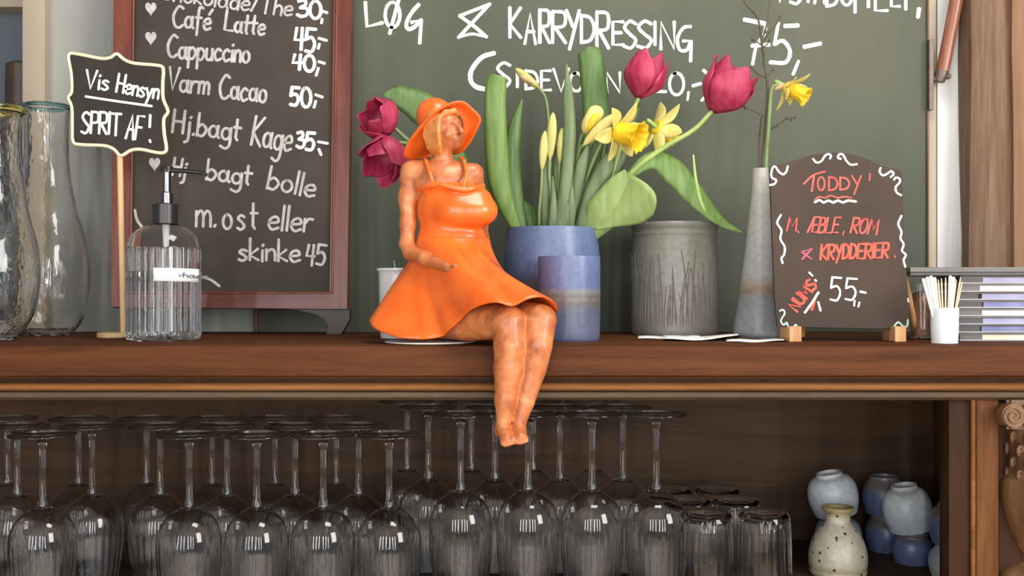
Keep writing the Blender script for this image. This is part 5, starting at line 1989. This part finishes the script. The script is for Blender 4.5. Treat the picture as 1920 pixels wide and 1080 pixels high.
for (bx, by0, by1, wd, sx, lab) in ((1018, 320, 246, 8, 1012, 'pale green daffodil bud, leftmost of the three upright ones'),
                                    (1033, 300, 212, 9, 1036, 'tallest pale daffodil bud, middle of the three upright ones'),
                                    (1051, 308, 240, 8, 1046, 'greenish daffodil bud, rightmost of the three upright ones')):
    d = thing('daffodil', droot, lab, 'flower', 'daffodil buds standing upright')
    closed_bloom(d, P(bx - 2, by0, 1.50), P(bx + 4, by1, 1.50), (by0 - by1) * k15, wd * k15, M['bud'])
    stem(d, [(sx, 470, 1.525), (sx - 1, 400, 1.51), (bx - 3, by0 + 30, 1.502), (bx - 2, by0, 1.50)], .0022, M['stem_dark'])
    leaf('leaf', [(sx + 12, 440, 1.515), (sx + 12, 380, 1.505), (sx + 10, 310, 1.505), (sx + 14, 240, 1.51)], [17, 19, 15, 2], M['leaf_daff'], d, .35)
    leaf('leaf', [(sx + 22, 440, 1.50), (sx + 26, 390, 1.495), (sx + 24, 330, 1.495)], [15, 15, 2], M['leaf_daff'], d, .35)
d6 = thing('daffodil', droot, 'nodding greenish daffodil bud bent left above the upright buds', 'flower')
stem(d6, [(1030, 470, 1.55), (1034, 380, 1.55), (1032, 290, 1.55), (1028, 220, 1.545), (1022, 182, 1.54), (1006, 160, 1.535)], .0023, M['stem_dark'])
closed_bloom(d6, P(1012, 166, 1.537), P(966, 128, 1.525), 60 * k15, 8.5 * k15, M['bud'])
closed_bloom(d6, P(1000, 157, 1.530), P(972, 140, 1.524), 30 * k15, 6 * k15, M['sheath'], 'sheath')

# tall vase: twig and a daffodil
vroot = (P(1426, 0, Yv).x, Yv, TOP + .05)
tw = thing('twig', vroot, 'bare dark branching twig standing in the tall grey vase', 'twig')
mb = MB()


def tw_(pts, r0, r1):
    c = catmull([tuple(P(*p)) for p in pts], 4)
    mb.tube(c, list(np.linspace(r0, r1, len(c))), 7)


tw_([(1428, 560, Yv), (1430, 315, Yv), (1434, 250, 1.52), (1439, 170, 1.52), (1434, 120, 1.52), (1428, 80, 1.52), (1421, 35, 1.52), (1400, 8, 1.52), (1378, -30, 1.52)], .0024, .0013)
tw_([(1427, 78, 1.52), (1438, 45, 1.52), (1444, 0, 1.522), (1450, -40, 1.525)], .0016, .0010)
tw_([(1428, 84, 1.52), (1442, 62, 1.515), (1456, 45, 1.513), (1462, 32, 1.51)], .0014, .0008)
tw_([(1436, 145, 1.52), (1420, 138, 1.515), (1409, 127, 1.51)], .0013, .0009)
tw_([(1438, 146, 1.52), (1443, 138, 1.52), (1449, 131, 1.52)], .0011, .0007)
tw_([(1432, 218, 1.52), (1415, 209, 1.515), (1396, 202, 1.51)], .0014, .0009)
tw_([(1437, 245, 1.52), (1458, 235, 1.515), (1475, 222, 1.51), (1490, 221, 1.51)], .0013, .0007)
tw_([(1426, 84, 1.52), (1419, 78, 1.515), (1411, 75, 1.51)], .0011, .0007)
tw_([(1428, 90, 1.52), (1438, 84, 1.515), (1442, 76, 1.51)], .0011, .0007)
tw_([(1428, 470, Yv), (1424, 315, Yv), (1424, 260, 1.53), (1428, 220, 1.53)], .0018, .0012)
mb.build('branch', M['twig'], tw, 60)
mb = MB()
rb = random.Random(2)
for (x, y) in ((1409, 126), (1450, 130), (1396, 202), (1475, 222), (1491, 220), (1483, 225), (1458, 234), (1462, 31), (1411, 74), (1443, 75), (1432, 100), (1436, 60), (1425, 52), (1430, 118)):
    mb.ball(P(x, y, 1.513), (.0017, .0017, .0026), 8)
mb.build('leaf_buds', M['twig'], tw, 60)
d7 = thing('daffodil', vroot, 'single pale yellow daffodil in the tall grey vase', 'flower')
stem(d7, [(1432, 560, Yv), (1436, 315, Yv), (1440, 250, 1.515), (1444, 195, 1.512), (1448, 166, 1.51), (1458, 158, 1.508), (1468, 160, 1.507)], [.0036, .0032, .0024, .002], M['stem_dark'])
daffodil_bloom(d7, P(1472, 162, 1.507), P(1518, 186, 1.49), 46 * k15, 20 * k15, 46 * k15, 18 * k15, .5, (.9, .7, .5, .6, .2, .3))
closed_bloom(d7, P(1452, 168, 1.508), P(1474, 158, 1.506), 24 * k15, 5 * k15, M['sheath'], 'sheath')

# ------------------------------------------------------------------ upturned wine glasses
def wine_glass(H, hb, rmax, rrim, rfoot, label):
    """upturned: rim at z=0, foot on top at z=H; hb = bowl height"""
    t = thing('wine_glass', (0, 0, 0), label, 'glass')
    outer = [(rrim, 0.0005), (rrim + .0030, hb * .14), (rmax * .965, hb * .34), (rmax, hb * .52), (rmax * .985, hb - .041), (rmax * .90, hb - .027), (rmax * .73, hb - .0155), (rmax * .47, hb - .0065), (rmax * .25, hb - .0018), (.0062, hb - .0002)]
    outer = [tuple(p) for p in catmull(outer, 4)]
    no = len(outer)
    inner = [(max(r - .0010, .0002), z - (.004 if i > no * .85 else .0015) * (i / no) ** 2 - (0 if i else 0)) for i, (r, z) in enumerate(outer)]
    inner[0] = (outer[0][0] - .0009, .0006)
    prof = outer + [(.0002, hb)] + [(.0002, inner[-1][1])] + inner[::-1]
    mb = MB()
    nin = len(outer) + 2

    def rf(t_, i, r, z):
        if i < nin and r > .02:
            w_ = max(0, min(1, (hb * .66 - z) / (hb * .10)))
            return r * (1 + .006 * (abs(math.sin(13 * t_)) - 1) * w_)
        if i >= nin and r > .02:
            w_ = max(0, min(1, (hb * .66 - z) / (hb * .10)))
            return r * (1 + .018 * (abs(math.cos(13 * t_)) - 1) * w_)
        return r
    mb.lathe(prof, 156, (0, 0, 0), rf, loop=True)
    mb.build('bowl', M['glass'], t, 60)
    mb = MB()
    zs = [(.0001, hb + .0004), (.0062, hb + .0004), (.0056, hb + .004), (.0045, hb + .010), (.0038, hb + .022), (.0036, hb + (H - hb) * .5), (.0039, H - .022), (.0052, H - .013), (.0085, H - .0075), (.0125, H - .0050), (.0001, H - .0050)]
    mb.lathe(zs, 28, (0, 0, 0), cap=False)
    mb.build('stem', M['glass'], t, 50)
    mb = MB()
    mb.lathe([(.0001, H - .0046), (.0125, H - .0046), (rfoot * .6, H - .0024), (rfoot - .0020, H - .0026), (rfoot - .0008, H - .0025), (rfoot - .0001, H - .0018), (rfoot, H - .0010), (rfoot - .0004, H - .0002), (rfoot - .0014, H), (rfoot - .0024, H - .0005), (.0001, H - .0016)], 64, (0, 0, 0), cap=False)
    mb.build('foot', M['glass'], t, 50)
    return t


ordn = ['first', 'second', 'third', 'fourth', 'fifth', 'sixth']
short = {'front': (1.36, [79, 355, 482, 606, 730]), 'middle': (1.445, [33, 172, 300, 426, 553, 672]), 'rear': (1.528, [13, 148, 274, 398, 515, 630])}
tall = {'front': (1.38, [864, 990, 1110, 1231]), 'middle': (1.46, [803, 928, 1050, 1168]), 'rear': (1.54, [763, 884, 1000, 1112])}
proto = None
rw = random.Random(6)
for row, (Y, xs) in short.items():
    for i, x in enumerate(xs):
        if proto is None:
            proto = wine_glass(.213, .1205, .0412, .033, .0412, '')
            g = proto
        else:
            g = copy_tree(proto)
        yy = Y + rw.uniform(-.002, .002)
        g.location = (P(x, 0, Y).x, yy, ZF + .0003)
        g.rotation_euler = (0, 0, rw.uniform(0, 6))
        tag(g, 'shorter upturned wine glass, %s row of its block, %s from the left' % (row, ordn[i]), 'glass', 'shorter wine glasses in the compartment')
proto = None
for row, (Y, xs) in tall.items():
    for i, x in enumerate(xs):
        if proto is None:
            proto = wine_glass(.237, .1385, .0410, .0325, .0395, '')
            g = proto
        else:
            g = copy_tree(proto)
        yy = Y + rw.uniform(-.002, .002)
        g.location = (P(x, 0, Y).x, yy, ZF + .0003)
        g.rotation_euler = (0, 0, rw.uniform(0, 6))
        tag(g, 'taller upturned wine glass, %s row of its block, %s from the left' % (row, ordn[i]), 'glass', 'taller wine glasses in the compartment')

# ribbed tumblers, upturned
def tumbler():
    mb = MB()
    h = .102
    outer = [(.0375, .0004), (.0372, .02), (.0365, .06), (.0355, .085), (.0335, .096), (.029, .1015), (.02, .102), (.0002, .102)]
    inner = [(.0002, .093), (.02, .093), (.029, .0915), (.0322, .085), (.0338, .06), (.0347, .02), (.0352, .0005)]
    o_ = [tuple(p) for p in catmull(outer, 3)]
    prof = o_ + [tuple(p) for p in catmull(inner, 3)]
    nin = len(o_)

    def rf(t, i, r, z):
        if i >= nin and r > .025:
            return r * (1 + .014 * math.cos(22 * t))
        if r > .03 and z < .09:
            return r * (1 + .006 * math.cos(22 * t))
        return r
    mb.lathe(prof, 132, (0, 0, 0), rf, loop=True)
    return mb.build('tumbler', M['glass'], None, 60)


tproto = None
for (x, Y, lab) in ((1432, 1.42, 'ribbed upturned tumbler at the right end of the front row'), (1325, 1.42, 'ribbed upturned tumbler beside the last tall wine glass'),
                    (1380, 1.508, 'ribbed upturned tumbler in the second row, nearest the speckled carafe'), (1290, 1.508, 'ribbed upturned tumbler in the second row, nearer the wine glasses'),
                    (1345, 1.59, 'ribbed upturned tumbler at the back, right of two'), (1255, 1.59, 'ribbed upturned tumbler at the back, left of two')):
    if tproto is None:
        tproto = tumbler()
        g = tproto
    else:
        g = tproto.copy()
        COL.objects.link(g)
    g.location = (P(x, 0, Y).x, Y, ZF + .0003)
    g.rotation_euler = (0, 0, rw.uniform(0, 6))
    tag(g, lab, 'glass', 'ribbed tumblers in the compartment')

# ------------------------------------------------------------------ stoneware in the compartment
Yx = 1.49


def cz(y, Y):
    return zpx(y, Y) - ZF


cprof = [(50, 0.0), (53, .004), (52, .008), (53.5, .014), (53, .030), (47, .047), (36, .061), (25, .070), (22, .076), (23, .084), (28, .0885), (30, .0915), (29, .0935)]
mb = vessel('x', 1571, Yx, [(r * Yx / FPX, z) for r, z in cprof], None, t=.003, seg=64, base=ZF + .0003)
o = mb.build('carafe', M['carafe'], None, 50, origin=(P(1571, 0, Yx).x, Yx, ZF))
tag(o, 'squat cream carafe speckled with brown, at the front of the compartment', 'carafe')


def cup_profile(R, h, foot):
    """upturned cup: rim at 0, foot ring on top"""
    return [(R * .84, 0.0), (R * .88, h * .08), (R * .98, h * .3), (R, h * .5), (R * .93, h * .7), (R * .76, h * .85), (foot * 1.02, h * .92), (foot, h * .95), (foot * .98, h)]


def inv_cup(px, Y, zb, R, h, foot, mat, label, tilt=(0, 0), grp='upturned stoneware cups'):
    outer = [tuple(p) for p in catmull(cup_profile(R, h, foot), 4)]
    t = .0028
    n = len(outer)
    inner = [(max(r - t, .0003), min(z, h * .86)) for r, z in outer]
    prof = outer + [(foot * .8, h), (foot * .78, h * .93), (.0003, h * .93), (.0003, h * .86)] + inner[::-1]
    mb = MB()
    mb.lathe(prof, 56, (0, 0, 0), loop=True)
    o = mb.build('stoneware_cup', mat, None, 50)
    o.location = (P(px, 0, Y).x, Y, zb)
    o.rotation_euler = (math.radians(tilt[0]), math.radians(tilt[1]), 0)
    tag(o, label, 'cup', grp)
    return o


e_ = .0004
Yq = 1.585
inv_cup(1572, Yq, ZF + e_, .034, .062, .018, M['cup_grey'], 'grey stoneware cup hidden behind the speckled carafe, lower of two')
inv_cup(1568, Yq, ZF + .0645, .0365, .062, .019, M['cup_white'], 'white stoneware cup tilted left behind the speckled carafe, upper of two', (2, -11))
Yr = 1.625
inv_cup(1663, Yr, ZF + e_, .0325, .055, .024, M['cup_blue'], 'blue-banded cup at the back, lower of its stack of two')
inv_cup(1659, Yr, ZF + .0562, .0335, .057, .0225, M['cup_blue'], 'blue-banded cup at the back, upper of its stack of two')
Ys_ = 1.55
inv_cup(1710, Ys_, ZF + e_, .0285, .046, .0235, M['cup_blue'], 'blue-rimmed cup under the tilted grey-white cup')
inv_cup(1707, Ys_, ZF + .0485, .0352, .066, .018, M['cup_white'], 'grey-white cup tilted left on a blue-rimmed cup near the right stile', (2, -9))
Yu = 1.47
inv_cup(1783, Yu, ZF + e_, .0295, .046, .020, M['cup_grey'], 'pale cup at the right stile, lower of two, half hidden')
inv_cup(1785, Yu, ZF + .0472, .0305, .056, .018, M['cup_blue'], 'grey-blue cup at the right stile, upper of two, half hidden')
